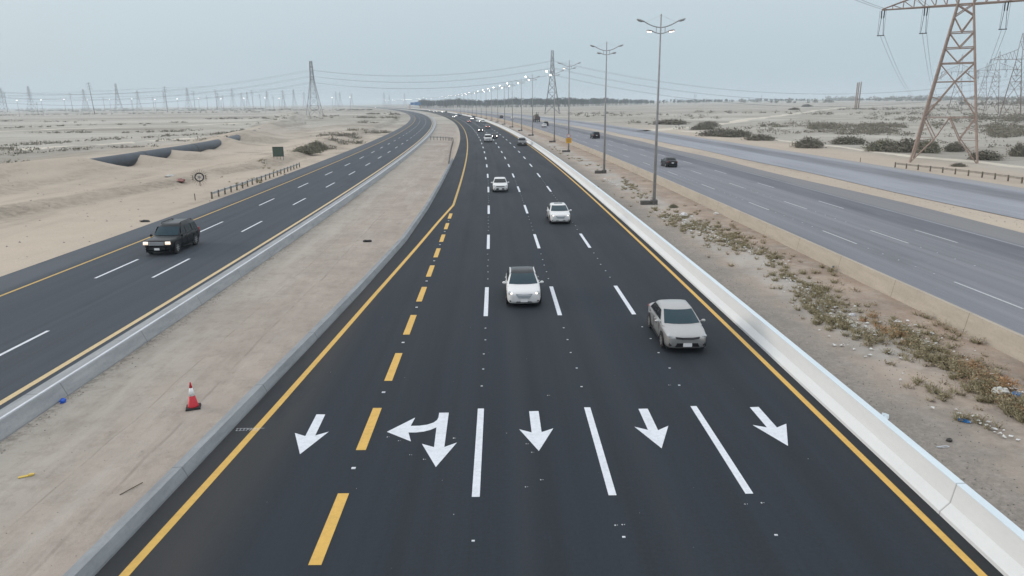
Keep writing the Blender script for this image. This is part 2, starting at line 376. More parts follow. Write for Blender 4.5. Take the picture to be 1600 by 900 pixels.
def height(x, y):
    x = np.asarray(x, float); y = np.asarray(y, float)
    o = x-XA(y); ol = x-XL(y)
    g = 1.0+.015*np.maximum(y, 0)
    out = lambda v, a, b: np.maximum(np.maximum(a-v, v-b), 0)     # distance outside [a,b]
    dM = out(o, ml(y)-.4, 12.3); dR = out(o, 21.4, 41.2); dS = out(o, 44.6, 61.2); dL = out(ol, -13.2, 3.2)
    d = np.minimum(np.minimum(dM, dR), np.minimum(dS, dL))
    clear = sst(d, .25*g, 1.6*g+.6)
    z = fbm(x, y, 2.2, 3, 3)*.10+fbm(x, y, 9, 3, 11)*.22
    # open desert: low hummocks, more on the right beyond the service road
    dr = np.maximum(o-62, 0); z = z+sst(dr, 2, 30)*(fbm(x, y, 14, 4, 21)*.9+np.maximum(fbm(x, y, 60, 3, 31), 0)*2.6)
    z = z+sst(dr, 300, 900)*1.2
    dl = np.maximum(XP(y)-4-x, 0)
    z = z+sst(dl, 2, 40)*(fbm(x*.35, y, 16, 4, 41)*.9+fbm(x*.3, y, 70, 3, 47)*1.0)
    # right-hand median: windrow of dirt along the old barrier
    z = z+np.exp(-((o-19.6)/1.3)**2)*.10*(1+fbm(x, y, 6, 2, 5))+np.exp(-((o-43)/.8)**2)*.18
    # left: low bank, terrace, then the ridge of sand drifted over the pipe
    lo = -ol-13.2
    bo = fbm(x, y, 18, 2, 51)*5+np.clip(100-y, -20, 60)*.16
    bank = sst(lo, 9.5+bo, 13.0+bo)
    tw = np.clip((XL(y)-13.2-x)/(XL(y)-13.2-XP(y)+.01), 0, 1)
    z = z+bank*(.85+.7*fbm(x, y, 6, 4, 61))*sst(ol, -140, -60)
    crest = np.interp(y, KCa[:, 0], KCa[:, 1]); dp = x-XP(y)
    wfr = np.where(dp > 0, 6.0, 9.0)+fbm(y, y*0, 14, 2, 71)*4
    ridge = np.exp(-np.abs(dp/wfr)**1.5)
    base = .30+.35*fbm(x, y, 20, 3, 73)
    rz = base+(crest-base)*ridge
    # hollow between exposed pipe and the terrace
    wm = sst(-np.abs(dp), -26, -12)
    z = z*(1-wm)+wm*rz
    z = z*(1-sst(np.abs(y), 4000, 9000))
    return -.05+z*clear
def ground_z(x, y): return float(height(np.array([x]), np.array([y]))[0])
def build_ground():
    ys = [-60.]; 
    while ys[-1] < 16000:
        y = ys[-1]; ys.append(y+(2. if y < 8 else .45 if y < 45 else max(.45, (y)*.0125)))
    ys = np.array(ys)
    offs = np.arange(-104, 84, .62); ex = [1.]
    while ex[-1] < 14000: ex.append(ex[-1]*1.07+.6)
    ex = np.array(ex); offs = np.concatenate([-104-ex[::-1], offs, offs[-1]+ex])
    Yg, Og = np.meshgrid(ys, offs, indexing='ij')
    sc = 1+np.maximum(np.abs(Og)-104, 0)*0
    X = XA(np.minimum(Yg, 4800))+Og*sc
    Z = height(X, Yg)
    n, m = Yg.shape
    V = np.stack([X.ravel(), Yg.ravel(), Z.ravel()], 1)
    i, j = np.meshgrid(np.arange(n-1), np.arange(m-1), indexing='ij'); a = (i*m+j).ravel()
    Fq = np.stack([a, a+1, a+m+1, a+m], 1)
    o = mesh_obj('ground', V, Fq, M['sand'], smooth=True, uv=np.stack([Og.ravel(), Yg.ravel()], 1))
    x = X.ravel(); y = Yg.ravel(); lo = XL(y)-13.2-x; bo = fbm(x, y, 18, 2, 51)*5+np.clip(100-y, -20, 60)*.16
    cr = sst(lo, 8.8+bo, 10.5+bo)*(1-sst(lo, 13+bo, 16+bo))*sst(fbm(x, y, 5, 4, 301), -.25, .1)*.75
    cr = np.maximum(cr, sst(-np.abs(lo-2.6-1.6*np.sin(y*.05)), -.9, -.3)*sst(fbm(x, y, 12, 3, 303), -.05, .15)*.5)
    cr = np.maximum(cr, sst(lo, 1, 3)*(1-sst(lo, 60, 75))*sst(fbm(x*1.6, y*.35, 6, 5, 305), .06, .2)*.45)
    cr = np.maximum(cr, sst(np.abs(x), 0, 1)*sst(lo, -1, 0)*sst(y, 110, 150)*(1-sst(lo, 30, 45))*sst(fbm(x, y, 7, 4, 307), .0, .18)*.7)
    at_ = o.data.attributes.new('crust', 'FLOAT', 'POINT'); at_.data.foreach_set('value', cr.astype(np.float32))
    tag(o, kind='structure')
build_ground()

# ---------------------------------------------------------------- roads
def stations(y0, y1, near=1.0):
    ys = [y0]
    while ys[-1] < y1: ys.append(min(y1, ys[-1]+max(near, abs(ys[-1])*.02)))
    return np.array(ys)
def ribbon(name, cx, o1, o2, y0, y1, z, m, parent=None, near=1.0, ncross=1):
    ys = stations(y0, y1, near); c = cx(ys)
    f1 = o1(ys) if callable(o1) else np.full_like(ys, o1); f2 = o2(ys) if callable(o2) else np.full_like(ys, o2)
    V = []; UVs = []; n = ncross+1
    for k, y in enumerate(ys):
        for j in range(n):
            o = f1[k]+(f2[k]-f1[k])*j/ncross; V.append((c[k]+o, y, z)); UVs.append((o, y))
    Fq = [(k*n+j, k*n+j+1, (k+1)*n+j+1, (k+1)*n+j) for k in range(len(ys)-1) for j in range(ncross)]
    return mesh_obj(name, V, Fq, m, parent, uv=UVs)
def profile_strip(name, cx, prof, y0, y1, m, parent=None, near=1.0, off=None, closed_ends=True):
    ys = stations(y0, y1, near); c = cx(ys); n = len(prof); V = []; UVs = []
    for k, y in enumerate(ys):
        oo = float(off(y)) if off else 0
        L = 0
        for j, (o, z) in enumerate(prof):
            if j: L += math.hypot(o-prof[j-1][0], z-prof[j-1][1])
            V.append((c[k]+o+oo, y, z)); UVs.append((L, y))
    Fq = [(k*n+j, k*n+j+1, (k+1)*n+j+1, (k+1)*n+j) for k in range(len(ys)-1) for j in range(n-1)]
    Fq += [tuple(range(n))[::-1], tuple(range((len(ys)-1)*n, len(ys)*n))]
    return mesh_obj(name, V, Fq, m, parent, uv=UVs)
def dash_mesh(cx, items, w, z):
    """items: (offset, y0, y1)"""
    V = []; Fq = []
    for o, a, b in items:
        n = len(V); mid = (a+b)/2
        for y in (a, mid, b):
            c = float(cx(y)); V += [(c+o-w/2, y, z), (c+o+w/2, y, z)]
        Fq += [(n, n+1, n+3, n+2), (n+2, n+3, n+5, n+4)]
    return V, Fq
YR0 = 4900
road = ribbon('road', XA, ml, 12.0, -40, YR0, 0, M['asph_new'], ncross=6); tag(road, label='dark newly laid main carriageway with traffic driving towards the camera', kind='structure')
roadL = ribbon('road', XL, -13.2, 1.0, -40, YR0, 0.004, M['asph_mid'], ncross=4); tag(roadL, label='grey curving two lane carriageway on the left of the dirt strip', kind='structure')
roadR = ribbon('road', XA, 21.6, lambda y: 40.6+.35*np.sin(y*.11)+.3*np.sin(y*.031), -40, YR0, 0.0, M['asph_old'], ncross=4); tag(roadR, label='pale worn carriageway right of the lamp posts', kind='structure')
roadS = ribbon('road', XA, lambda y: 45.0+.25*np.sin(y*.13+1), 60.6, -40, YR0, 0.0, M['asph_side'], ncross=4); tag(roadS, label='light grey service road furthest right beyond the sandy verge', kind='structure')
MZ = .007
# edge lines
ribbon('edge_line', XA, 11.06, 11.26, -40, 3500, MZ, M['yellow'], road)
def yll(y): return np.interp(y, [-60, 13.7, 23, 37.6, 51.6, 61.7, 72.2, 73], [-11.2, -7.72, -7.06, -6.1, -5.1, -4.42, -3.6, -3.6])
ribbon('edge_line', XA, lambda y: yll(y)-.115, lambda y: yll(y)+.115, -40, 72.2, MZ, M['yellow'], road)
ribbon('edge_line', XA, -3.72, -3.48, 72.2, 3500, MZ, M['yellow_mid'], road)
ribbon('edge_line', XL, -.13, .13, -40, 3500, MZ+.004, M['yellow_pale'], roadL)
ribbon('edge_line', XL, -10.15, -9.95, -40, 3500, MZ+.004, M['yellow_mid'], roadL)
ribbon('edge_line', XA, 36.9, 37.08, -40, 900, MZ, M['asph_side'], roadR)
# broken lines (all dashes of one line colour are a surface marking of their road)
A0 = 22.4; PER = 16.42
it = [(o, A0+PER*k-5.6, A0+PER*k) for k in range(-3, 90) for o in (0, 3.62, 7.24)]
V, Fq = dash_mesh(XA, it, .21, MZ); mesh_obj('lane_line', V, Fq, M['white'], road)
it = [(-3.6+.0*k, 19.6+5.5*k-.1-(5.5*0), 22.6+5.5*k) for k in range(-8, 9)]
it = [(-3.55, a, b-.05) for _, a, b in it]
V, Fq = dash_mesh(XA, it, .3, MZ+.0015); mesh_obj('lane_line', V, Fq, M['yellow'], road)
it = [(o, 47.5+15.8*k-5.4, 47.5+15.8*k) for k in range(-5, 90) for o in (-3.45, -6.95)]
V, Fq = dash_mesh(XL, it, .17, MZ+.004); mesh_obj('lane_line', V, Fq, M['white_mid'], roadL)
it = [(o, 38.8+16.5*k-5.4, 38.8+16.5*k) for k in range(-4, 60) for o in (26.35,)]+[(o, 55.2+16.9*k-5.3, 55.2+16.9*k) for k in range(-5, 60) for o in (30.05, 33.55)]
V, Fq = dash_mesh(XA, it, .13, MZ); mesh_obj('lane_line', V, Fq, M['white_old'], roadR)
# lane arrows, surveyed from their outlines
def arrow(pts, org, sc=4.0):
    P = [U(org[0]+a/sc, org[1]+b/sc) for a, b in pts]
    V = [(x, y, MZ) for x, y in P]; o = mesh_obj('lane_arrow', V, [tuple(range(len(V)))[::-1]], M['white'], road)
    import bmesh
    bm = bmesh.new(); bm.from_mesh(o.data); bmesh.ops.triangulate(bm, faces=bm.faces[:])
    for f in bm.faces:
        if f.normal.z < 0: f.normal_flip()
    bm.to_mesh(o.data); bm.free()
a3 = [(107, 171), (166, 170), (185, 302), (258, 278), (168, 420), (45, 284), (123, 304)]
arrow([(378, 191), (433, 191), (370, 323), (455, 299), (275, 440), (243, 307), (308, 327)], (400, 600))
arrow([(1145, 181), (1205, 180), (1177, 395), (1256, 367), (1124, 520), (1037, 375), (1113, 396), (1128, 272), (1090, 288), (1050, 298), (1000, 304), (953, 304), (968, 360), (818, 300), (995, 211), (967, 263), (1020, 262), (1070, 255), (1110, 242), (1132, 226), (1141, 208)], (400, 600))
arrow(a3, (800, 600))
arrow([(790, 156), (848, 155), (913, 290), (977, 262), (935, 403), (765, 268), (850, 288)], (800, 600))
arrow([(286, 146), (341, 144), (456, 273), (514, 249), (525, 388), (303, 257), (393, 272)], (1100, 600))
# raised studs in the gaps, paint chips and scuffs
mb = MB()
for k in range(-2, 5):
    for o in (0, 3.62, 7.24):
        for j in range(5):
            y = A0+PER*k+1.9+j*1.75+random.uniform(-.1, .1); mb.box((xa(y)+o+random.uniform(-.04, .04), y, .012), (.075, .05, .018))
for k in range(-8, 9):
    y = 19.4+5.5*k-1.0; mb.box((xa(y)-3.55, y, .012), (.12, .09, .02))
mb.build('road_stud', M['white_mid'], road)
mb = MB()
for k in range(-1, 8):
    for j in range(5):
        y = 38.8+16.5*k+1.9+j*1.9; mb.box((xa(y)+26.35, y, .012), (.075, .05, .018)); y += 2; mb.box((xa(y)+30.05, y, .012), (.075, .05, .018))
mb.build('road_stud', M['white_mid'], roadR)
V = []; Fq = []
def chip(x, y, s, rot=None):
    n = len(V); k = random.randint(3, 5); r0 = random.uniform(0, 6)
    for i in range(k):
        t = r0+2*PI*i/k; r = s*random.uniform(.4, 1); V.append((x+math.cos(t)*r, y+math.sin(t)*r*1.4, MZ+.0025))
    Fq.append(tuple(range(n, n+k)))
for _ in range(80):
    y = random.uniform(13, 60)**1; x = xa(y)+random.uniform(-6.0, 10.8); chip(x, y, random.uniform(.006, .02))
for px, py in [(605, 683), (623, 689), (662, 718), (822, 694), (831, 707), (856, 618), (845, 750), (800+84/4, 761), (640, 711), (709, 685), (1045, 602), (1164, 788), (1190, 786), (972, 820), (961, 821)]:
    x, y = U(px, py); chip(x, y, .035); chip(x+.06, y, .02)
mesh_obj('paint_chip', V, Fq, M['white_old'], road)
# chalked survey scribble beside the left edge line
mb = MB(); x0, y0 = U(370, 672)
for i in range(7):
    xx = x0+i*.11; mb.box((xx, y0+.02*random.random(), MZ+.003), (.012, .16, .002)); mb.box((xx+.04, y0+random.uniform(-.06, .08), MZ+.003), (.07, .012, .002))
mb.box((x0+.4, y0+.1, MZ+.003), (.9, .012, .002)); mb.build('chalk_mark', M['white_mid'], road)

# ---------------------------------------------------------------- barriers and kerbs
b = profile_strip('concrete_barrier', XA, [(11.62, -.1), (11.62, .10), (11.84, .34), (11.93, .86), (12.13, .86), (12.26, -.1)], -40, 4000, M['conc_white'])
tag(b, 'long white painted concrete barrier along the right edge of the dark main carriageway', 'barrier')
profile_strip('barrier_top_sheen', XA, [(11.915, .85), (11.925, .872), (12.135, .872), (12.15, .80)], -40, 900, M['top_sky_tint'], b)  # added strip along the top, carrying the painted sky tint
b = profile_strip('concrete_barrier', XA, [(21.25, -.1), (21.32, .25), (21.42, .85), (21.6, .85), (21.75, .3), (21.85, -.1)], -40, 4000, M['conc_tan'])
tag(b, 'sand stained tan concrete barrier between the littered median and the worn carriageway', 'barrier')
b = profile_strip('concrete_barrier', XL, [(.42, -.1), (.42, .03), (1.35, .07), (1.62, .45), (1.78, .47), (1.98, .0), (1.98, -.1)], -40, 2200, M['conc_grey'])
tag(b, 'low grey concrete barrier with a gutter beside the left carriageway', 'barrier')
b = profile_strip('barrier_top_sheen', XL, [(1.605, .452), (1.61, .475), (1.70, .485), (1.705, .46)], -40, 700, M['white_mid'], b)  # thin white strip standing in for the highlight on the top edge
b = profile_strip('concrete_kerb', XA, [(-.42, -.1), (-.40, .30), (-.12, .32), (.0, .06), (.02, -.1)], -40, 131, M['conc_kerb'], off=ml)
tag(b, 'blue grey concrete kerb along the left edge of the dark main carriageway', 'kerb')

# guard rails
def guardrail(pts, label, hgt=.75, sp=2.0, mrail=None, posts=True, h2=None):
    root = empty('guard_rail', (*pts[0], 0), label=label, cat='guard rail')
    P = [Vector((x-pts[0][0], y-pts[0][1], 0)) for x, y in pts]
    L = [0]
    for a, b2 in zip(P[:-1], P[1:]): L.append(L[-1]+(b2-a).length)
    def at(s):
        for i in range(len(P)-1):
            if s <= L[i+1]+1e-6: return P[i].lerp(P[i+1], (s-L[i])/(L[i+1]-L[i]))
        return P[-1]
    n = max(2, int(L[-1]/sp)); Q = [at(L[-1]*i/n) for i in range(n+1)]
    zs = [ground_z(q.x+pts[0][0], q.y+pts[0][1]) for q in Q]
    mb = MB()
    prof = [(-.02, .0), (.05, .05), (-.01, .1), (-.01, .2), (.05, .25), (-.02, .3)]
    for i in range(n):
        a, c = Q[i], Q[i+1]; d = (c-a).normalized(); nn = Vector((d.y, -d.x, 0))
        za, zc = zs[i]+hgt-.3, zs[i+1]+hgt-.3
        for (o1, h1), (o2, h2_) in zip(prof[:-1], prof[1:]):
            mb.add([a+nn*o1+Vector((0, 0, za+h1)), c+nn*o1+Vector((0, 0, zc+h1)), c+nn*o2+Vector((0, 0, zc+h2_)), a+nn*o2+Vector((0, 0, za+h2_))], [(0, 1, 2, 3)])
    mb.build('rail', mrail or M['galv'], root)
    for i, q in enumerate(Q):
        mb = MB(); mb.box((q.x, q.y, zs[i]+hgt/2-.05), (.14, .14, hgt+.15)); mb.build('post', M['steel_post'], root)
    return root
M['steel_post'] = noisy('post_rust', (.16, .14, .105), (.09, .078, .06), 4)
M['galv_light'] = noisy('galvanised_light', (.45, .45, .43), (.34, .34, .33), 2, .5, 0)
M['galv_tan'] = noisy('galvanised_tan', (.34, .31, .27), (.25, .23, .20), 2, .6, 0)
gp = [(-33.6, 80.0), (-33.8, 90), (-34.2, 100), (-34.8, 113), (-35.2, 120)]
guardrail(gp, 'short steel guard rail on posts at the outer edge of the left carriageway', mrail=M['galv_light'])
guardrail([(-10.2, 119), (-11.1, 131), (-12.2, 147), (-13.3, 163), (-14.6, 184), (-15.4, 196)], 'steel guard rail on the curve at the tip of the dirt strip', sp=2.6)
guardrail([(-22.5, 205), (-19.5, 203), (-17.2, 200.5), (-15.6, 197)], 'row of guard rail posts crossing the dirt strip behind the curved rail', sp=1.1, hgt=1.0)
guardrail([(57.6, 107.5), (59.4, 100), (60.9, 92), (61.6, 82), (62.0, 60), (62.3, 30)], 'long tan guard rail beside the service road below the big pylon', sp=2.2, mrail=M['galv_tan'])

# ---------------------------------------------------------------- pipe
pr = empty('pipeline', (xp0 := float(XP(104.)), 104, 0), label='thick dark blue pipeline surfacing from the drifted sand on the left', cat='pipeline')
ysP = list(np.arange(98, 300, 2.5)); R_ = []
for y in ysP:
    dx = float(XP(y+1)-XP(y-1))/2; L = math.hypot(dx, 1); nx, ny = 1/L, -dx/L
    R_.append([(float(XP(y))+nx*PR*math.cos(t)-xp0, y+ny*PR*math.cos(t)-104, PZ+PR*math.sin(t)) for t in [2*PI*i/20 for i in range(20)]])
MB().rings(R_).build('pipe', M['pipe'], pr, True)
for yj in (128, 152, 176, 196, 228):
    dx = float(XP(yj+1)-XP(yj-1))/2; L = math.hypot(dx, 1); d = Vector((dx/L, 1/L, 0)); c = Vector((float(XP(yj))-xp0, yj-104, PZ))
    MB().tube(c-d*.12, c+d*.12, PR+.025, n=20).build('joint_band', M['black'], pr)

# ---------------------------------------------------------------- street lamps
def make_lamp(hi_m, lo_m, name='street_lamp'):
    r = empty(name); H = 18.1
    MB().tube((0, 0, .1), (0, 0, H), .17, .06, 10).build('pole', M['galv'], r, True)
    mb = MB()
    pu = [(x, 0, H-1.2+.55*(abs(x)/1.6)**1.8) for x in np.linspace(-1.6, 1.6, 13)]
    pl = [(x, 0, H-1.75+.2*(abs(x)/.75)**1.8) for x in np.linspace(-.75, .75, 7)]
    mb.path(pu, .05, 6); mb.path(pl, .045, 6)
    for s in (-1, 1): mb.tube((s*.42, 0, H-1.68), (s*.42, 0, H-1.16), .03, n=6)
    mb.build('arm', M['galv'], r)
    mb = MB()
    for s in (-1, 1): mb.tube((0, 0, H-.1), (s*1.5, 0, H-.75), .008, n=4)
    mb.build('stay_wire', M['galv'], r)
    for s in (-1, 1):
        for x0, z0, L, tl, mm in ((1.55, H-.68, .8, .28, hi_m[0 if s < 0 else 1]), (.72, H-1.56, .62, .15, lo_m[0 if s < 0 else 1])):
            c0 = Vector((s*x0, 0, z0)); c1 = Vector((s*(x0+L*math.cos(tl)), 0, z0+L*math.sin(tl)))
            hb = MB()
            d = (c1-c0).normalized(); up = Vector((-d.z*s if 0 else 0, 0, 1)); n_ = Vector((0, 1, 0)); up = d.cross(n_)
            if up.z < 0: up = -up
            Rg = []
            for t, w, h in ((0, .06, .04), (.1, .13, .08), (.5, .18, .1), (.9, .17, .09), (1, .1, .05)):
                c = c0.lerp(c1, t); Rg.append([c+n_*w*a+up*h*b_ for a, b_ in ((-1, -.5), (1, -.5), (1, .3), (.5, 1), (-.5, 1), (-1, .3))])
            hd = hb.rings(Rg).build('lamp_head', M['galv'], r)
            lb = MB(); c = c0.lerp(c1, .55)
            P = [c+d*(a*.22)+n_*(b_*.14)-up*.058 for a, b_ in ((-1, -1), (1, -1), (1, 1), (-1, 1))]; Q = [c+d*(a*.17)+n_*(b_*.1)-up*.11 for a, b_ in ((-1, -1), (1, -1), (1, 1), (-1, 1))]
            lb.rings([P, Q]); lb.build('lens', mm, hd)
    mb = MB(); mb.box((0, 0, .2), (.62, .7, .55)); mb.build('footing', M['block'], r)
    mb = MB(); mb.box((-.85, .05, .16), (.95, .6, .46)); mb.build('cable_box', M['block'], r)
    return r
D_, O_, N_ = M['lamp_dim'], M['lamp_off'], M['lamp_on']
L1 = make_lamp((O_, O_), (D_, D_)); L2 = make_lamp((O_, O_), (O_, O_)); L3 = make_lamp((O_, O_), (D_, O_))
L4 = make_lamp((N_, O_), (N_, O_)); L5 = make_lamp((O_, O_), (N_, O_)); L6 = make_lamp((N_, O_), (O_, O_))
lampY = [71.7, 104, 149, 186, 224, 262, 300]
while lampY[-1] < 2000: lampY.append(lampY[-1]+39)
kinds = [L1, L2, L3, L4, L4, L5, L4, L4, L6, L4]
lab = ['tall grey twin arm street lamp nearest the camera with two glowing lower heads', 'unlit twin arm street lamp, second nearest in the median row',
       'twin arm street lamp carrying a round sign and a yellow board on its pole', 'street lamp with the brightest pair of lit heads, fourth nearest in the median row',
       'lit street lamp fifth nearest in the median row, just left of the brightest one', 'street lamp with a single lit lower head, sixth nearest in the median row',
       'lit street lamp seventh nearest in the median row', 'lit street lamp eighth nearest in the median row', 'street lamp ninth nearest in the median row with one upper head lit']
def make_mast():
    r = empty('street_lamp'); MB().tube((0, 0, 0), (0, 0, 19), .22, .12, 8).build('pole', M['galv'], r)
    MB().box((0, 0, 19.2), (1.6, .5, .3)).build('lamp_head', M['galv'], r); MB().box((0, -.2, 18.95), (1.4, .5, .2)).build('lens', M['lamp_on'], r)
    MB().box((0, -.28, 19.15), (1.2, .06, .3)).build('lens', M['lamp_on'], r); return r
M['lamp_far'] = mat('lamp_far', (1, 1, 1), .3, 0, (1, .95, .88), 3)
L7 = make_mast()
for o_ in KIDS[L7.name]:
    if o_.name.startswith('lens'): o_.data.materials[0] = M['lamp_far']
used = set()
for i, y in enumerate(lampY):
    k = kinds[i] if i < 10 else [L4, L6, L5, L6, L4][i % 5]
    o = k if id(k) not in used else copy_tree(k)
    used.add(id(k)); x = xa(y)+16.75
    x = {0: 14.45, 1: 13.55, 2: 12.0, 3: 11.3}.get(i, x)
    o.location = (x, y, ground_z(x, y)); o.rotation_euler.z = -(.015*i if i < 15 else .2)*0
    tag(o, lab[i] if i < len(lab) else 'small distant street lamp in the median row receding to the horizon', 'street lamp', 'street lamps along the median')
# street lights far out on the left plain
for i, px in enumerate([26, 64, 100, 136, 171, 206, 242, 277, 310, 345, 381, 414, 436, 519, 547]):
    Y = 880+12*i; X, _ = UZ(px, 155, Y)
    o = copy_tree(L7) if i else L7
    o.location = (X, Y, -.5+.4*(i % 3)); tag(o, 'small lit street light in the row across the far left plain', 'street lamp', 'street lights far out on the left plain')
for px, Y in [(905, 2300), (930, 2500), (1020, 2300), (1051, 2600), (1062, 2400), (1105, 2700), (1210, 2500), (1265, 2300), (590, 2100), (600, 2300), (622, 2200), (700, 1900), (673, 2100)]:
    X, _ = UZ(px, 150, Y); o = copy_tree(L7); o.location = (X, Y, 3)
    tag(o, 'tiny lit street light low on the hazy horizon', 'street lamp', 'street lights on the horizon')

# signs on the third lamp
x3, y3 = 12.0, 149
_, zt = UZ(890, 215, y3)
r = empty('road_sign', (x3, y3-.2, 3.25), label='round white sign with red rim fixed to a lamp pole above the yellow board', cat='road sign')
MB().tube((0, -.03, 0), (0, .0, 0), .36, n=24).build('rim', mat('sign_red', (.5, .03, .03), .5), r)
MB().tube((0, -.045, 0), (0, -.031, 0), .27, n=24).build('face', M['plate'], r)
mb = MB(); mb.box((-.06, -.05, 0), (.03, .008, .2)); mb.box((.06, -.05, 0), (.12, .008, .03)); mb.box((.12, -.05, 0), (.03, .008, .2)); mb.box((.0, -.05, 0), (.03, .008, .2)); mb.build('figures', M['black'], r)
r = empty('warning_board', (x3, y3-.2, 2.3), label='orange yellow warning board on the lamp pole under the round sign', cat='road sign')
MB().box((0, 0, 0), (1.15, .04, 1.05)).build('board', mat('sign_yellow', (.62, .33, .04), .6), r)
mb = MB()
for z in (.3, .05, -.2): mb.box((0, -.025, z), (.75, .008, .09))
mb.build('markings', noisy('sign_brown', (.28, .16, .04), (.45, .25, .05), 5), r)

# ---------------------------------------------------------------- pylons
def lattice(mb, levels, r, xs=0.0):
    """levels: (z, half width)"""
    for (z0, w0), (z1, w1) in zip(levels[:-1], levels[1:]):
        c0 = [(-w0, -w0, z0), (w0, -w0, z0), (w0, w0, z0), (-w0, w0, z0)]; c1 = [(-w1, -w1, z1), (w1, -w1, z1), (w1, w1, z1), (-w1, w1, z1)]
        for i in range(4):
            j = (i+1) % 4; mb.bar(c0[i], c1[i], r*1.7); mb.bar(c1[i], c1[j], r)
            mb.bar(c0[i], c1[j], r); mb.bar(c0[j], c1[i], r)
def make_delta(steel, r=.11):
    R0 = empty('pylon')
    AL = 11.6
    lv = [(0, 4.65), (7.3, 3.69), (12.6, 3.0), (15.6, 2.6), (17.9, 2.3), (20.2, 2.0), (24.3, 1.45)]
    mb = MB()
    W_ = lambda z: 4.65+(1.05-4.65)*z/24.3
    for sx, sy in ((-1, -1), (1, -1), (1, 1), (-1, 1)):
        mb.bar((sx*4.65, sy*4.65, 0), (sx*1.05, sy*1.05, 24.3), r*2.0); mb.bar((sx*1.05, sy*1.05, 24.3), (sx*.9, sy*.9, 28.0), r*1.6)
    mb.build('leg', steel, R0)
    mb = MB()
    def face(P):       # P(u,z): u in -1..1 across face
        mb.bar(P(-1, 7.3), P(1, 7.3), r*.8)
        m1 = (-.42, 3.6); m2 = (.42, 3.6)
        for s in (-1, 1):
            mb.bar(P(s, .3), P(s*.42, 3.9), r); mb.bar(P(s*.42, 3.9), P(s, 7.3), r); mb.bar(P(s*.42, 3.9), P(0, 7.3), r)
            mb.bar(P(s*.42, 3.9), P(s, 3.9), r*.5); mb.bar(P(s*.7, 2.1), P(s, 2.6), r*.5); mb.bar(P(s*.7, 5.6), P(s, 5.2), r*.5)
            mb.bar(P(s, 7.3), P(0, 12.8), r); mb.bar(P(0, 12.8), P(s, 15.6), r); mb.bar(P(s*.5, 10), P(s, 10.6), r*.5); mb.bar(P(s*.5, 10), P(s, 8.6), r*.5)
            mb.bar(P(s*.5, 14.2), P(s, 13), r*.5)
        mb.bar(P(-1, 12.8), P(1, 12.8), r*.7)
        for a, b_ in ((15.6, 17.9), (17.9, 20.2)):
            mb.bar(P(-1, a), P(1, a), r)
            mb.bar(P(-1, b_), P(0, a+.1), r); mb.bar(P(1, b_), P(0, a+.1), r)
        mb.bar(P(-1, 20.2), P(1, 20.2), r); mb.bar(P(-1, 22.6), P(0, 20.3), r); mb.bar(P(1, 22.6), P(0, 20.3), r)
        mb.bar(P(-1, 22.6), P(1, 24.3), r); mb.bar(P(1, 22.6), P(-1, 24.3), r); mb.bar(P(-1, 24.3), P(1, 24.3), r*1.2)
    for s in (-1, 1):
        face(lambda u, z: (u*W_(z), s*W_(z), z)); face(lambda u, z: (s*W_(z), u*W_(z), z))
    mb.build('bracing', steel, R0)
    mb = MB(); T = 28.0
    for sy in (-1, 1):
        mb.bar((-AL, 0, 24.3), (-1.05, sy*1.05, 24.3), r*1.3); mb.bar((AL, 0, 24.3), (1.05, sy*1.05, 24.3), r*1.3)
        for s in (-1, 1):
            mb.bar((s*AL, 0, 24.4), (s*.9, sy*.9, T), r*1.2)
            pr_ = None
            for k in range(0, 8):
                t = k/7; lo = Vector((s*AL, 0, 24.3)).lerp(Vector((s*1.05, sy*1.05, 24.3)), t); hi = Vector((s*AL, 0, 24.4)).lerp(Vector((s*.9, sy*.9, T)), t)
                mb.bar(lo, hi, r*.6)
                if pr_: mb.bar(pr_, lo, r*.6)
                pr_ = hi
    lat2 = [(T, .9), (31, .6), (34, .25)]; lattice(mb, lat2, r*.7)
    mb.build('cross_arm', steel, R0)
    for x in (-11.4, -5.3, 5.3, 11.4):
        ib = MB()
        for d in (-.35, .35):
            ib.tube((x+d*.6, 0, 24.2), (x+d*.5, 0, 23.0), .09, n=6); ib.tube((x+d*.5, 0, 23.0), (x+d, 0, 20.4), .035, n=4)
            ib.tube((x+d*1.3, -.2, 24.2), (x+d*1.3, -.2, 20.4), .02, n=4)
        ib.tube((x-.55, 0, 20.35), (x+.55, 0, 20.35), .07, n=6)
        ib.build('insulator', M['black'], R0)
    ib = MB()
    for sx, sy in ((-1, -1), (1, -1), (1, 1), (-1, 1)): ib.box((sx*4.65, sy*4.65, -.1), (.9, .9, .8))
    ib.build('footing', M['conc_white'], R0)
    return R0
big = make_delta(M['steel_rust'])
big.location = (70.7, 117.3, -.4); big.rotation_euler.z = -.56
tag(big, 'huge rust coloured lattice pylon standing beside the service road at the right edge', 'pylon')
M['steel_far'] = noisy('tower_steel_far', (.20, .155, .14), (.15, .125, .115), .5, .7, 0)
far_delta = make_delta(M['steel_far'], .075)
fd = [(1495, 90, 'first', 'faint pylon seen through the legs of the huge rust coloured pylon'), (1583, 60, 'x', 'tallest of the faint pylons right of the huge one'),
      (1552, 86, 'x', 'hazy pylon left of the tallest faint one at the right edge'), (1535, 102, 'x', 'smaller hazy pylon third from the right edge'), (1598, 118, 'x', 'small faint pylon cut by the right edge of the view')]
for i, (px, ty, _, lb) in enumerate(fd):
    hz = 159.3-.0118*(px-800); Y = 24.*F/(hz-ty)
    X, _z = UZ(px, 150, Y)
    o = far_delta if i == 0 else copy_tree(far_delta)
    o.scale = (.82, .82, 1)
    o.location = (X, Y, 0); o.rotation_euler.z = -.56; tag(o, lb, 'pylon', 'faint pylons behind the huge one')
    fd[i] = (X, Y)
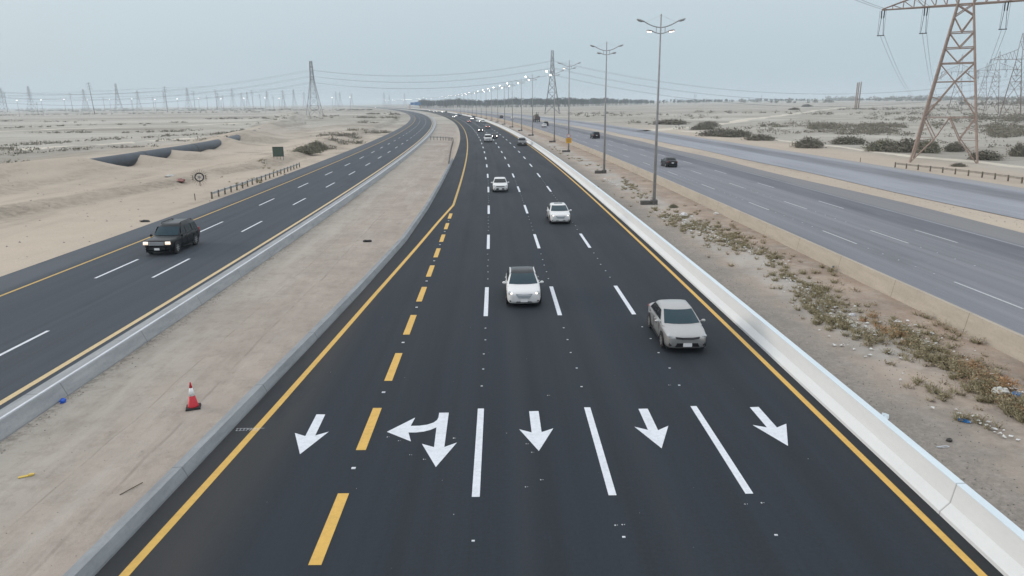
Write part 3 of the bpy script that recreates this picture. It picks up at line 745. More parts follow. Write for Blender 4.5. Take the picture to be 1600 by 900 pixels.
def make_double(steel, r=.13, H=46, arm_axis='y'):
    R0 = empty('pylon'); mb = MB()
    lv = [(0, 6.2), (9, 4.7), (16, 3.6), (22, 2.7), (27, 2.0), (31, 1.5), (35, 1.35), (39, 1.2), (43, 1.0), (H, .9)]
    lattice(mb, lv, r); mb.build('tower_body', steel, R0)
    for z, L in ((30.5, 6.5), (35.5, 6.0), (40.5, 5.0)):
        for s in (-1, 1):
            ab = MB(); tip = (0, s*L, z+.2)
            for q in (-1, 1): ab.bar((q*1.3, s*1.3, z), tip, r*.9); ab.bar((q*1.2, s*1.2, z+1.8), tip, r*.8)
            ab.tube(tip, (0, s*L, z-2.2), .12, n=5); ab.build('arm', steel, R0)
    return R0
T1 = make_double(M['steel_grey']); T1.location = (-170.5, 640, 0)
tag(T1, 'tall grey lattice pylon left of the curving road', 'pylon')
T2 = copy_tree(T1); T2.location = (35.5, 615, 0); T2.scale = (1.0, 1.0, 1.1)
tag(T2, 'tall grey lattice pylon behind the street lamps in front of the dark trees', 'pylon')
# far pylons on the left plain: (px, top py, horizon based distance)
pyl = [(3, 140), (46, 137), (131, 141), (183, 133), (215, 143), (256, 146), (293, 139), (363, 140), (377, 146), (386, 145), (417, 143), (442, 142), (459, 141), (475, 145), (525, 144), (531, 145), (549, 147), (600, 146), (608, 148), (632, 147), (340, 146), (1085, 146), (1190, 147)]
tmpl = make_double(M['steel_grey'], .11); usedT = False
for i, (px, ty) in enumerate(pyl):
    hz = 159.3-.0118*(px-800); Y = 36.*F/(hz-ty); Y = min(Y, 2900)
    X, _ = UZ(px, 150, Y)
    o = copy_tree(tmpl) if usedT else tmpl
    usedT = True; o.location = (X, Y, 0); o.rotation_euler.z = random.uniform(-.4, .4)+(0 if i % 3 == 0 else 1.57)
    k = (hz-ty)*Y/F/36; o.scale = (k, k, k)
    tag(o, {1: 'hazy lattice pylon near the left edge of the plain', 3: 'tallest hazy lattice pylon on the left plain, right of a leaning pole', 6: 'hazy lattice pylon in the middle of the left plain'}.get(i, 'small hazy lattice pylon among the distant ones on the plain'), 'pylon', 'hazy pylons on the distant plain')
# steel utility poles
def make_pole():
    R0 = empty('utility_pole'); MB().tube((0, 0, 0), (0, 0, 40), .5, .3, 8).build('pole', M['wood_pole'], R0)
    for z, L in ((38.5, 3.4), (35, 3.0), (31.5, 3.4)):
        mb = MB(); mb.tube((-L, 0, z+.4), (L, 0, z+.4), .2, n=4)
        for s in (-1, 1): mb.tube((s*L, 0, z+.4), (s*L, 0, z-1.4), .12, n=4)
        mb.build('cross_arm', M['wood_pole'], R0)
    return R0
up = make_pole(); useP = False
for i, (px, ty, by) in enumerate([(148, 131, 178), (262, 137, 175), (340, 141, 172), (396, 142, 168), (60, 160, 178), (114, 146, 174), (12, 146, 172), (305, 143, 171), (164, 152, 173), (207, 156, 171), (241, 152, 171), (325, 150, 169), (350, 150, 169), (408, 148, 168), (428, 150, 168), (445, 150, 166), (795, 133, 168), (1087, 148, 156)]):
    hz = 159.3-.0118*(px-800); by = max(by, hz+5.5)
    X, Y = U(px, by); Y = min(Y, 1700); X, _ = UZ(px, by, Y)
    h = (hz-ty)*Y/F+CAMH
    o = copy_tree(up) if useP else up
    useP = True; s = h/40; o.location = (X, Y, -.3); o.scale = (s, s, s); o.rotation_euler = (0, -.06 if i == 0 else random.uniform(-.02, .01), random.uniform(-.3, .3))
    tag(o, {0: 'leaning dark utility pole, the tallest pole on the left plain', 1: 'dark utility pole right of the leaning one on the left plain', 2: 'dark utility pole near the middle of the left plain', 3: 'dark utility pole left of the big grey pylon', 4: 'short bare pole rising from a dark clump at the far left', 16: 'thin mast rising behind the row of street lamps'}.get(i, 'thin distant utility pole on the hazy plain'), 'utility pole', 'utility poles on the plain')
# three free standing rusty columns
r = empty('column_cluster', (331, 699, 0), label='cluster of tall bare rusty columns standing alone on the right plain', cat='columns')
for i, dx in enumerate((-1.7, 0, 1.6)): MB().tube((dx, .6*(i % 2), 0), (dx+.1*i, .6*(i % 2), 24+.4*i), .55, .5, 8).build('column', M['steel_rust'], r)
MB().box((0, 0, .3), (6.5, 4, .8)).build('footing', M['conc_tan'], r)

# conductors
def wire(a, b_, sag, r, label, group, n=28):
    a = Vector(a); b_ = Vector(b_); P = []
    for i in range(n+1):
        t = i/n; p = a.lerp(b_, t); p.z -= 4*sag*t*(1-t); P.append(p-a)
    mb = MB(); mb.path(P, r, 4); o = mb.build('power_line', M['wire'], None); o.location = a
    return tag(o, label, 'power line', group)
for nm, z, dz in (('top', 40.5, 0), ('middle', 35.5, 0), ('bottom', 30.5, 0)):
    for s in (-1, 1):
        L = 6
        w = 'near' if s < 0 else 'far'
        wire((-170.5, 640+s*L, z-2), (35.5, 615+s*L, z*1.1-2), 8, .05, f'{nm} sagging cable between the two tall grey pylons, {w} side', 'cables between the tall grey pylons')
        wire((35.5, 615+s*L, z*1.1-2), (520, 660+s*L, z-2), 27, .05, f'{nm} cable dropping right from the pylon by the lamps, {w} side', 'cables dropping to the right')
        wire((-170.5, 640+s*L, z-2), (-600, 740+s*L, z-4), 16, .05, f'{nm} cable running left from the pylon by the curving road, {w} side', 'cables running left over the plain')
ca, sa = math.cos(-.56), math.sin(-.56)
for x, nm in ((-11.4, 'left tip'), (-5.3, 'left middle'), (5.3, 'right middle'), (11.4, 'right tip')):
    for d in (-.3, .3):
        p = (70.9+(x+d)*ca, 117.3+(x+d)*sa, 20.1); q = (fd[0][0]+(x+d)*ca, fd[0][1]+(x+d)*sa, 20.3)
        wire(p, q, 11, .022, f'{"left" if d<0 else "right"} cable of the pair hanging from the {nm} insulators towards the faint pylon', 'cables of the huge pylon', 44)
        q = (70.9-204+(x+d)*ca, 117.3-320+(x+d)*sa, 25)
        wire((p[0], p[1], 24.0), q, 6, .022, f'{"left" if d<0 else "right"} cable of the pair running from the {nm} of the huge pylon overhead', 'cables of the huge pylon', 44)
for k, (x0, x1) in enumerate([(-1450, -480), (-1250, -330)]):
    for z in (38, 33, 28):
        wire((x0, 1050+120*k, z), (x1, 1180+120*k, z+2), 9, .07, 'faint cable strung between the hazy pylons on the plain', 'faint cables on the plain')
wire((-480, 1000, 34), (-1100, 900, 40), 12, .07, 'faint cable strung between the hazy pylons on the plain', 'faint cables on the plain')

def track(name, pts, w, m, label):
    P = [U(*p) for p in pts]; Q = []
    for (x0, y0), (x1, y1) in zip(P[:-1], P[1:]):
        n = max(2, int(math.hypot(x1-x0, y1-y0)/4))
        for i in range(n): Q.append((x0+(x1-x0)*i/n, y0+(y1-y0)*i/n))
    Q.append(P[-1]); V = []; nC = 4
    for i, (x, y) in enumerate(Q):
        a = Q[max(0, i-1)]; b_ = Q[min(len(Q)-1, i+1)]; L = math.hypot(b_[0]-a[0], b_[1]-a[1]); nx, ny = -(b_[1]-a[1])/L, (b_[0]-a[0])/L
        ww = w*(1+.25*math.sin(i*.7)+.2*math.sin(i*.23))
        for j in range(nC+1):
            o_ = (j/nC-.5)*ww; X, Y = x+nx*o_, y+ny*o_; V.append((X, Y, ground_z(X, Y)+.05*(1 if 0 < j < nC else -1.0)))
    Fq = [(k*(nC+1)+j, k*(nC+1)+j+1, (k+1)*(nC+1)+j+1, (k+1)*(nC+1)+j) for k in range(len(Q)-1) for j in range(nC)]
    return tag(mesh_obj(name, V, Fq, m, smooth=True), label, kind='structure')
M['track'] = noisy('track_sand', (.60, .55, .46), (.48, .44, .37), .3, .95, .1)
track('track', [(1000, 205), (1110, 196), (1160, 189), (1240, 178), (1300, 170), (1335, 166)], 8, M['track'], 'pale sandy track')
track('track', [(1060, 204), (1160, 212), (1290, 226), (1340, 233), (1420, 243), (1500, 251), (1640, 266)], 3.2, M['track'], 'pale sandy track')
track('track', [(-60, 206), (60, 203), (160, 200), (300, 196), (420, 191)], 9, M['track'], 'pale sandy track')
track('track', [(-60, 240), (60, 236), (150, 230), (230, 225), (300, 219)], 6, M['track'], 'pale sandy track')
# ---------------------------------------------------------------- foliage
def leafmat(name, c1, c2, sc=1.2):
    m = mat(name, c1, .85, spec=.2); g = NG(m); v = g.coord('Object')
    n = g.noise(v, sc, 4, .6, .35, .65); n2 = g.noise(v, sc*9, 2, .5, .3, .7)
    k = g.mix(n, c1, c2); g.col(g.mix(g.math('MULTIPLY', n2, .5), k, tuple(min(1, q*1.7) for q in c2)))
    return m
M['scrub'] = leafmat('leaf_scrub', (.115, .105, .08), (.19, .175, .14), .7)
M['scrub_green'] = leafmat('leaf_scrub_green', (.115, .115, .08), (.20, .19, .14), 1.0)
M['weed'] = leafmat('leaf_weed', (.165, .15, .085), (.30, .255, .165), 1.5)
M['weed_dry'] = leafmat('leaf_weed_dry', (.20, .165, .11), (.32, .26, .18), 1.5)
M['dry'] = leafmat('leaf_dry', (.42, .24, .12), (.34, .22, .13), 1.5)
M['tree'] = leafmat('leaf_tree', (.015, .022, .016), (.035, .042, .028), .08)
M['stem'] = noisy('stem', (.12, .095, .07), (.08, .065, .05), 4)
def leaves(C, size, flat=.0, elong=1.6):
    N = len(C); d1 = RNG.normal(size=(N, 3)); d1 /= np.linalg.norm(d1, axis=1)[:, None]
    d2 = RNG.normal(size=(N, 3)); d2 -= (d2*d1).sum(1)[:, None]*d1; d2 /= np.linalg.norm(d2, axis=1)[:, None]
    s = (np.asarray(size)*RNG.uniform(.6, 1.4, N))[:, None] if np.ndim(size) == 0 else (size*RNG.uniform(.6, 1.4, N))[:, None]
    V = np.concatenate([C-d2*s*.5, C+d2*s*.5, C+d1*s*elong], 1).reshape(-1, 3)
    return V, np.arange(3*N).reshape(-1, 3)
def dome_points(n, lumps=38):
    P = []; cs = []
    for _ in range(lumps):
        r_ = RNG.uniform(0, 1)**.6*.85; a = RNG.uniform(0, 2*PI); cs.append((r_*math.cos(a), r_*math.sin(a), (1-.8*r_**2.2)*RNG.uniform(.5, 1.0)+.05, RNG.uniform(.14, .27)))
    for i in range(n):
        cx, cy, top, rr = cs[i % lumps]; v = RNG.normal(size=3)*.55
        z = RNG.uniform(.0, 1)**.7*top
        k = rr*(.75+.5*math.sin(3.0*z/top))*1.1
        P.append((cx+v[0]*k*1.3, cy+v[1]*k*1.3, max(.02, z+v[2]*.12)))
    return np.array(P)
def make_bush(name, n, m, lf=.085):
    R0 = empty(name); P = dome_points(n)
    V, Fq = leaves(P, lf); mesh_obj('foliage', V, Fq, m, R0)
    mb = MB()
    for _ in range(22):
        a = random.uniform(0, 6.28); q = random.uniform(.3, .95)
        mb.tube((0, 0, -.1), (math.cos(a)*q, math.sin(a)*q, random.uniform(.4, 1.05)*(1-.5*q*q)), .02, .005, 4)
    mb.build('stem', M['stem'], R0); return R0
protos = [make_bush('bush', 3000, M['scrub'], .07), make_bush('bush', 3000, M['scrub_green'], .07), make_bush('bush', 2400, M['scrub'], .075)]
first_use = [True]*3
def put_bush(px, py, wpx, hpx, kind, label, group):
    x, y = U(px, py); w = wpx*y/F; h = hpx*y/F*1.1
    k = kind; o = protos[k] if first_use[k] else copy_tree(protos[k])
    first_use[k] = False
    o.location = (x, y+w*.25, ground_z(x, y)-.05); o.scale = (w/2*1.15, min(w, w/2+1.2)/2*1.2, h*1.0); o.rotation_euler.z = random.uniform(-.25, .25)+(PI if random.random() > .5 else 0)
    return tag(o, label, 'bush', group)
GR = 'dark bushes beyond the service road'
for a in [(1128, 213, 60, 11, 0, 'low dark bush at the left end of the hedge beyond the service road'),
          (1155, 214, 44, 12, 2, 'dark bush second from the left in the hedge beyond the service road'),
          (1192, 219, 40, 9, 0, 'low dark bush at the right end of the hedge beyond the service road'),
          (1268, 231, 40, 16, 0, 'round dark bush standing alone just beyond the service road'),
          (1332, 225, 46, 13, 2, 'dark bush left of the tall one at the foot of the huge pylon'),
          (1388, 236, 52, 18, 1, 'wide grey green bush immediately left of the huge pylon leg'),
          (1425, 238, 50, 20, 0, 'dark bush partly hidden by the left leg of the huge pylon'),
          (1455, 239, 34, 20, 1, 'rounded grey green bush between the legs of the huge pylon'),
          (1495, 237, 26, 15, 0, 'small bush in the middle between the huge pylon legs'),
          (1545, 251, 44, 15, 2, 'dark bush behind the right leg of the huge pylon'),
          (1500, 260, 18, 6, 0, 'small dark clump near the guard rail under the huge pylon'),
          (1596, 246, 24, 20, 0, 'dark bush cut by the right edge of the view'),
          (1108, 198, 32, 9, 2, 'small dark bush above the hedge on the pale flats'),
          (1048, 195, 50, 8, 2, 'low pair of bushes left of the nearest lamp pole on the pale flats'),
          (1100, 203, 34, 8, 0, 'scraggy dark bush with white litter at its foot beyond the service road'),
          (1243, 172, 14, 4, 0, 'tiny dark bush far off beside the pale track'),
          (1262, 167, 14, 4, 0, 'tiny dark bush furthest along the pale track')]:
    put_bush(*a, GR)
put_bush(478, 243, 40, 13, 1, 'large grey green bush beside the left carriageway', 'bushes by the left carriageway')
put_bush(494, 236, 26, 15, 1, 'grey green bush just behind the large one beside the left carriageway', 'bushes by the left carriageway')
put_bush(1053, 324, 13, 6, 1, 'small green tuft right of the nearest lamp footing', 'tufts in the median')
# dense scrub that reads as a mass
def scrub_mass(name, label, ell, m, lf, dens=1.0, hmul=1.0):
    allP = []; S = []
    sd_ = len(label)
    for px, py, wpx, hpx, n in ell:
        for _ in range(int(n*dens)):
            u = px+RNG.uniform(-1, 1)*wpx/2; k = math.sqrt(max(0, 1-((u-px)/(wpx/2+1e-6))**2)); v = py+RNG.uniform(-1, 1)*hpx/2*k
            x, y = U(u, v)
            if fbm(np.array([x]), np.array([y]), 9+y*.02, 3, 200)[0] < -.07: continue
            g = ground_z(x, y); w = RNG.uniform(.5, 1.8)*(1+y/500); h = w*RNG.uniform(.45, .8)*hmul
            c = RNG.normal(size=(26, 3))*.42; c = np.clip(c, -1, 1); P = np.stack([x+c[:, 0]*w, y+c[:, 1]*w, g+h*.45+c[:, 2]*h*.6], 1)
            allP.append(P); S.append(np.full(26, lf*(1+y/220)))
    V, Fq = leaves(np.concatenate(allP), np.concatenate(S)); return tag(mesh_obj(name, V, Fq, m), label, 'scrub', kind='stuff')
scrub_mass('scrub', 'dark thorny scrub spread over the pale flats beyond the service road', [
    (1340, 203, 150, 16, 420), (1250, 197, 120, 9, 60), (1420, 208, 90, 8, 40), (1590, 206, 90, 44, 620), (1560, 184, 90, 12, 200), (1230, 207, 110, 8, 45), (1450, 225, 60, 5, 12), (1500, 200, 90, 30, 50), (1480, 187, 160, 12, 40),
    (1170, 200, 60, 8, 20), (1460, 172, 300, 4, 110), (1400, 179, 260, 5, 80), (1530, 166, 180, 3, 60), (1000, 182, 200, 4, 40), (1180, 176, 200, 3, 40), (1010, 192, 60, 5, 14), (930, 180, 90, 5, 24), (1400, 186, 100, 5, 20), (1330, 178, 200, 4, 22), (1120, 186, 80, 3, 14), (1560, 226, 70, 12, 20), (1110, 203, 120, 4, 14)], M['scrub'], .13)
scrub_mass('far_scrub', 'dark line of low scrub along the horizon at the right', [(1450, 157.2, 320, 3.2, 300), (1180, 161, 240, 2.4, 70), (1560, 164, 120, 3, 60)], M['scrub'], .3, hmul=2.0)
scrub_mass('scrub', 'sparse dark scrub in lines over the left plain', [
    (560, 195, 60, 3, 50), (590, 186, 60, 3, 50), (575, 207, 70, 4, 60), (530, 216, 60, 5, 50), (540, 224, 50, 4, 30), (600, 180, 50, 3, 40), (505, 232, 40, 4, 24), (150, 207, 330, 2, 60), (200, 225, 330, 3, 50), (30, 238, 60, 3, 16), (330, 196, 300, 2, 26), (420, 186, 200, 2, 20), (100, 190, 240, 2, 22), (60, 175, 140, 2, 40), (300, 173, 560, 1.6, 260), (200, 171, 420, 1, 200), (480, 172, 120, 2, 20)], M['scrub'], .12, hmul=.6)
def scrub_line(label, pts, wid, dens, hmul=1.0):
    P = [U(*p) for p in pts]; A = []; S = []
    for (x0, y0), (x1, y1) in zip(P[:-1], P[1:]):
        L = math.hypot(x1-x0, y1-y0)
        for _ in range(int(L*dens)):
            t = RNG.uniform(); x = x0+(x1-x0)*t+RNG.normal()*wid*.4; y = y0+(y1-y0)*t+RNG.normal()*wid*.5
            if fbm(np.array([x]), np.array([y]), 22, 3, 123)[0] < -.12: continue
            g = ground_z(x, y); w = RNG.uniform(.5, 1.3)*(1+y/600); h = w*RNG.uniform(.3, .6)*hmul
            c = np.clip(RNG.normal(size=(16, 3))*.42, -1, 1); A.append(np.stack([x+c[:, 0]*w, y+c[:, 1]*w, g+h*.4+c[:, 2]*h*.6], 1)); S.append(np.full(16, .14*(1+y/220)))
    V, Fq = leaves(np.concatenate(A), np.concatenate(S)); return tag(mesh_obj('scrub_line', V, Fq, M['scrub']), label, 'scrub', kind='stuff')
scrub_line('dark line of dead scrub crossing the left plain above the pipeline', [(-40, 232), (60, 227), (150, 222), (240, 218), (330, 213), (385, 208)], 4, .9)
scrub_line('dark line of dead scrub ending behind the pipeline', [(-40, 252), (60, 245), (160, 238), (235, 233)], 2.5, 1.0)
scrub_line('short dark scrub line at the far left edge', [(-40, 268), (0, 264), (48, 260)], 1.6, 1.2)
scrub_line('thin dark scrub line far across the left plain', [(-40, 203), (120, 197), (300, 191)], 6, .5)
scrub_line('faint far scrub line near the left horizon', [(-40, 181), (200, 178), (420, 175)], 14, .3)
scrub_line('faint scrub line left of the grey pylon', [(300, 187), (420, 184), (540, 183)], 8, .35)
# far plantation of trees
allP = []; S = []; TR = MB()
def wood(px0, px1, Y0, Y1, n, h0, h1):
    for _ in range(n):
        t = RNG.uniform(0, 1); px = px0+(px1-px0)*t; Y = Y0+(Y1-Y0)*t+RNG.uniform(0, 70); X = (px-800)/F*Y*1.03
        h = (h0+(h1-h0)*t)*(1+.55*float(fbm(np.array([px*1.0]), np.array([0.]), 26, 3, 91)[0]))*RNG.uniform(.85, 1.1)
        r_ = h*RNG.uniform(.25, .4); nL = 6
        for _k in range(nL):
            c = np.array([X+RNG.uniform(-.6, .6)*r_, Y+RNG.uniform(-.6, .6)*r_, h*RNG.uniform(.35, .85)])
            v = RNG.normal(size=(14, 3)); v /= np.linalg.norm(v, axis=1)[:, None]
            allP.append(c+v*r_*.5*RNG.uniform(.5, 1, (14, 1))); S.append(np.full(14, 1.1))
        TR.tube((X, Y, 0), (X, Y, h*.6), .25, .12, 4)
wood(667, 880, 1500, 1380, 480, 16, 19); wood(880, 1000, 1380, 1800, 260, 18, 13); wood(1000, 1330, 1800, 3000, 220, 12, 10); wood(1300, 1640, 2400, 2600, 120, 7, 8)
V, Fq = leaves(np.concatenate(allP), np.concatenate(S), elong=1.3); tw = mesh_obj('wood', V, Fq, M['tree']); tag(tw, 'dark green belt of trees far off behind the bend of the road', 'wood', kind='stuff')
TR.build('tree_trunk', M['stem'], tw)
# median weeds
def weeds(name, label, spots, m, blade=.5, nper=70):
    A = []; 
    for px, py, wpx, hpx, n in spots:
        for _ in range(int(n*1.1)):
            u = px+RNG.normal()*wpx/1.9; v = py+RNG.normal()*hpx/1.7+(u-px)*.42
            x, y = U(u, v)
            if not (12.7 < x-xa(y) < 21.0 or x < xl(y)-13.3): continue
            g = ground_z(x, y); r_ = RNG.uniform(.07, .28); k = int(nper*r_*2.2*RNG.uniform(.6, 1.2))+4
            a = RNG.uniform(0, 2*PI, k); rad = r_*RNG.uniform(0, 1, k)**.6; hh = blade*RNG.uniform(.25, 1, k)*.8
            bx = x+np.cos(a)*rad*.5; by = y+np.sin(a)*rad*.5
            tx = x+np.cos(a)*(rad+hh*.7*RNG.uniform(.3, 1, k)); ty = y+np.sin(a)*(rad+hh*.7*RNG.uniform(.3, 1, k)); w = RNG.uniform(.012, .035, k)
            z0 = np.full(k, g-.02)
            mxx = (bx+tx)/2; myy = (by+ty)/2
            T = np.stack([np.stack([bx-w, by, z0], 1), np.stack([bx+w, by+w, z0], 1), np.stack([tx, ty, g+hh*.7], 1)], 1)
            A.append(T)
            c = np.stack([tx, ty, g+hh*.6], 1)+RNG.normal(size=(k, 3))*.05; d = RNG.normal(size=(k, 3))*.035; e_ = RNG.normal(size=(k, 3))*.035
            c[:, 2] = np.maximum(c[:, 2], g+.02)
            A.append(np.stack([c, c+d, c+e_], 1))
    V = np.concatenate(A).reshape(-1, 3); return tag(mesh_obj(name, V, np.arange(len(V)).reshape(-1, 3), m), label, 'weeds', kind='stuff')
weeds('weeds', 'straggly green brown weeds tangled with litter in the right median', [
    (1048, 340, 24, 14, 26), (1070, 350, 40, 16, 36), (1110, 362, 50, 16, 44), (1150, 375, 44, 14, 44), (1130, 380, 30, 10, 18), (1205, 405, 24, 8, 10), (1225, 430, 26, 10, 12),
    (1280, 455, 50, 18, 50), (1270, 472, 40, 16, 36), (1305, 505, 40, 12, 34), (1345, 520, 36, 12, 24), (1430, 530, 60, 22, 50), (1445, 548, 40, 14, 26), (1462, 493, 26, 10, 24), (1500, 512, 50, 14, 44), (1530, 525, 24, 8, 16),
    (1530, 585, 60, 16, 40), (1555, 620, 50, 18, 30), (1460, 610, 30, 10, 8), (1530, 660, 40, 10, 8), (1590, 640, 40, 20, 26), (1480, 572, 30, 8, 6), (1215, 415, 30, 10, 8),
    (975, 283, 16, 6, 8), (1000, 300, 26, 10, 22), (985, 292, 16, 6, 10), (930, 262, 14, 5, 6), (890, 246, 14, 4, 6), (905, 250, 10, 4, 6), (862, 232, 16, 4, 8), (1290, 420, 10, 5, 5), (1170, 352, 12, 4, 4)], M['weed'], .5)
weeds('weeds', 'small dry tufts scattered thinly over the right median', [(1000+55*i, 296+i*33, 120, 34, 9) for i in range(11)]+[(1060+60*i, 318+i*31, 60, 18, 5) for i in range(9)], M['weed_dry'], .32, 50)
weeds('dry_grass', 'dry orange grass tufts among the weeds in the right median', [(1385, 515, 34, 8, 18), (1555, 598, 60, 16, 38), (1590, 636, 20, 10, 6)], M['dry'], .42)
weeds('weeds', 'yellowish weeds growing under the short left guard rail', [(385, 293, 30, 4, 8), (440, 272, 40, 4, 14), (410, 285, 30, 4, 8)], M['weed'], .5)
# gravel, stones
V = []; Fq = []
def stone(x, y, s, z=None):
    g = ground_z(x, y) if z is None else z; n = len(V); a = random.uniform(0, 6)
    for k in range(4):
        t = a+k*PI/2; V.append((x+math.cos(t)*s*random.uniform(.6, 1), y+math.sin(t)*s*random.uniform(.6, 1), g-.01))
    V.append((x+random.uniform(-.3, .3)*s, y+random.uniform(-.3, .3)*s, g+s*random.uniform(.4, .9)))
    Fq.extend([(n, n+1, n+4), (n+1, n+2, n+4), (n+2, n+3, n+4), (n+3, n, n+4)])
for _ in range(3600):
    y = 14+random.random()**1.8*80; x = xa(y)+12.5+random.random()**1.7*8.5; stone(x, y, random.uniform(.015, .055))
for _ in range(500):
    y = 12+random.random()**1.6*110; x = xl(y)+2.05+abs(random.gauss(0, .3)); stone(x, y, random.uniform(.02, .07))
for _ in range(500):
    y = 14+random.random()**1.6*70; x = random.uniform(xl(y)+2.3, xa(y)+float(ml(y))-.6); stone(x, y, random.uniform(.01, .035))
for _ in range(500):
    y = 45+random.random()**1.4*200; x = xl(y)-13.6-random.random()**.8*30; stone(x, y, random.uniform(.04, .16))
for _ in range(400):
    y = 50+random.random()**1.4*120; x = xa(y)+41.5+random.random()*3.2; stone(x, y, random.uniform(.03, .1))
tag(mesh_obj('gravel', V, Fq, noisy('stone', (.17, .155, .135), (.3, .28, .25), 9)), 'loose gravel and small stones on the bare ground', 'gravel', kind='stuff')
# litter
V = []; Fq = []
def scrap(x, y, s):
    g = ground_z(x, y)+.03; n = len(V); k = random.randint(4, 6); a = random.uniform(0, 6)
    for i in range(k):
        t = a+2*PI*i/k; r_ = s*random.uniform(.5, 1); V.append((x+math.cos(t)*r_, y+math.sin(t)*r_, g+random.uniform(0, s*.7)))
    V.append((x, y, g+s*random.uniform(.4, .8))); Fq.extend([(n+i, n+(i+1) % k, n+k) for i in range(k)])
for px, py, w, h, n in [(1070, 350, 50, 14, 26), (1110, 365, 80, 20, 40), (1160, 385, 60, 10, 26), (1260, 450, 60, 18, 24), (1290, 480, 60, 20, 30), (1330, 505, 50, 14, 24), (1440, 530, 80, 30, 24), (1530, 530, 60, 14, 16), (1570, 610, 60, 24, 20), (1530, 660, 70, 16, 12), (1330, 540, 60, 20, 8), (1000, 300, 40, 10, 10), (960, 285, 30, 6, 8), (1200, 400, 40, 14, 6)]:
    for _ in range(n*2):
        u = px+random.gauss(0, w/2.2); x, y = U(u, py+random.gauss(0, h/3)+(u-px)*.42)
        o = x-xa(y)
        if 12.6 < o < 20.9: scrap(x, y, random.uniform(.03, .11)*(1+y/110))
tag(mesh_obj('litter', V, Fq, mat('scrap_white', (.62, .62, .60), .6)), 'scattered white scraps of litter in the right median', 'litter', kind='stuff')
def crumple(name, px, py, s, c, label, cat, asp=(1, .7, .5)):
    x, y = U(px, py); mb = MB(); mb.ell((0, 0, 0), (s*asp[0], s*asp[1], s*asp[2]), 9, 6, .28)
    o = mb.build(name, mat('m_'+name, c, .5)); o.location = (x, y, ground_z(x, y)+s*asp[2]*.6); o.rotation_euler.z = random.uniform(0, 3); return tag(o, label, cat)
BL = (.02, .16, .42)
crumple('plastic_bag', 98, 627, .13, (.01, .09, .5), 'bright blue plastic lying on the dirt by the low grey barrier', 'litter', (1, .8, .7))
crumple('plastic_bag', 1508, 656, .16, BL, 'blue plastic scrap below the weeds in the right median', 'litter', (1.2, .6, .3))
crumple('plastic_bag', 1588, 619, .2, BL, 'blue plastic beside the orange grass at the right edge', 'litter', (1, .8, .5))
crumple('plastic_bag', 1564, 615, .28, (.5, .5, .47), 'crumpled grey sack among the orange grass', 'litter', (1, .8, .6))
crumple('plastic_bag', 1068, 338, .42, (.62, .6, .6), 'large white bag caught in the weeds near the nearest lamp', 'litter', (1.2, .8, .5))
crumple('plastic_bag', 1327, 504, .3, (.6, .58, .52), 'pale crumpled sheet beside the weeds in the middle of the median', 'litter', (1.4, .6, .3))
crumple('plastic_bag', 1382, 651, .2, (.6, .68, .72), 'torn pale plastic behind the white barrier', 'litter', (1.6, .7, .3))
crumple('plastic_bag', 1119, 334, .24, (.7, .69, .66), 'white carton near the tan barrier right of the nearest lamp', 'litter', (1, .7, .5))
crumple('plastic_bag', 1306, 418, .2, (.06, .1, .12), 'dark teal bundle at the foot of the tan barrier', 'litter', (1.3, .8, .7))
crumple('plastic_bag', 1332, 492, .16, (.55, .56, .58), 'small white bag below the pale crumpled sheet', 'litter')
crumple('rock', 1483, 689, .09, (.05, .045, .04), 'small dark rock on the sand behind the white barrier', 'rock', (1, .9, .7))
crumple('cloth_scrap', 283, 287, .75, (.22, .08, .07), 'dull red cloth heap left of the spiky wheel', 'cloth', (1.2, .7, .35))
crumple('sheet_scrap', 266, 281, .8, (.5, .49, .46), 'pale sheet of debris left of the red cloth heap', 'debris', (1.4, .6, .2))
crumple('tyre_scrap', 226, 346, .3, (.02, .02, .02), 'black scrap of tyre on the sand above the dark off road vehicle', 'debris', (1.4, .5, .4))
# tyre, stick, yellow strip on the dirt
x, y = U(574, 377.5)
mb = MB()
for i in range(16):
    a, b2 = 2*PI*i/16, 2*PI*(i+1)/16; mb.tube((.27*math.cos(a), .2*math.sin(a), .02*math.sin(3*a)), (.27*math.cos(b2), .2*math.sin(b2), .02*math.sin(3*b2)), .07, n=6)
o = mb.build('worn_tyre', M['rubber']); o.location = (x, y, .04); tag(o, 'black shredded tyre lying on the dirt strip', 'tyre')
x, y = U(205, 762); mb = MB(); mb.tube((-.16, -.3, 0), (.16, .3, .02), .014, n=5); o = mb.build('stick', M['stem']); o.location = (x, y, ground_z(x, y)+.02); tag(o, 'thin dark stick on the dirt near the kerb', 'stick')
x, y = U(40, 742); mb = MB(); mb.box((0, 0, 0), (.36, .1, .02), .5); mb.box((.12, .07, .02), (.14, .09, .02), .2); o = mb.build('yellow_strip', mat('yellow_plastic', (.6, .42, .08), .5)); o.location = (x, y, ground_z(x, y)+.02); tag(o, 'yellow strip of plastic lying on the dirt at the lower left', 'litter')
x, y = U(1464, 698); mb = MB(); mb.path([(0, 0, 0), (.3, .05, .01), (.36, .0, .01), (.3, -.04, .01), (.05, -.03, .0), (-.02, 0, 0)], .012, 4); o = mb.build('cord_loop', M['white_mid']); o.location = (x, y, ground_z(x, y)+.03); tag(o, 'loop of white cord on the sand behind the white barrier', 'cord')

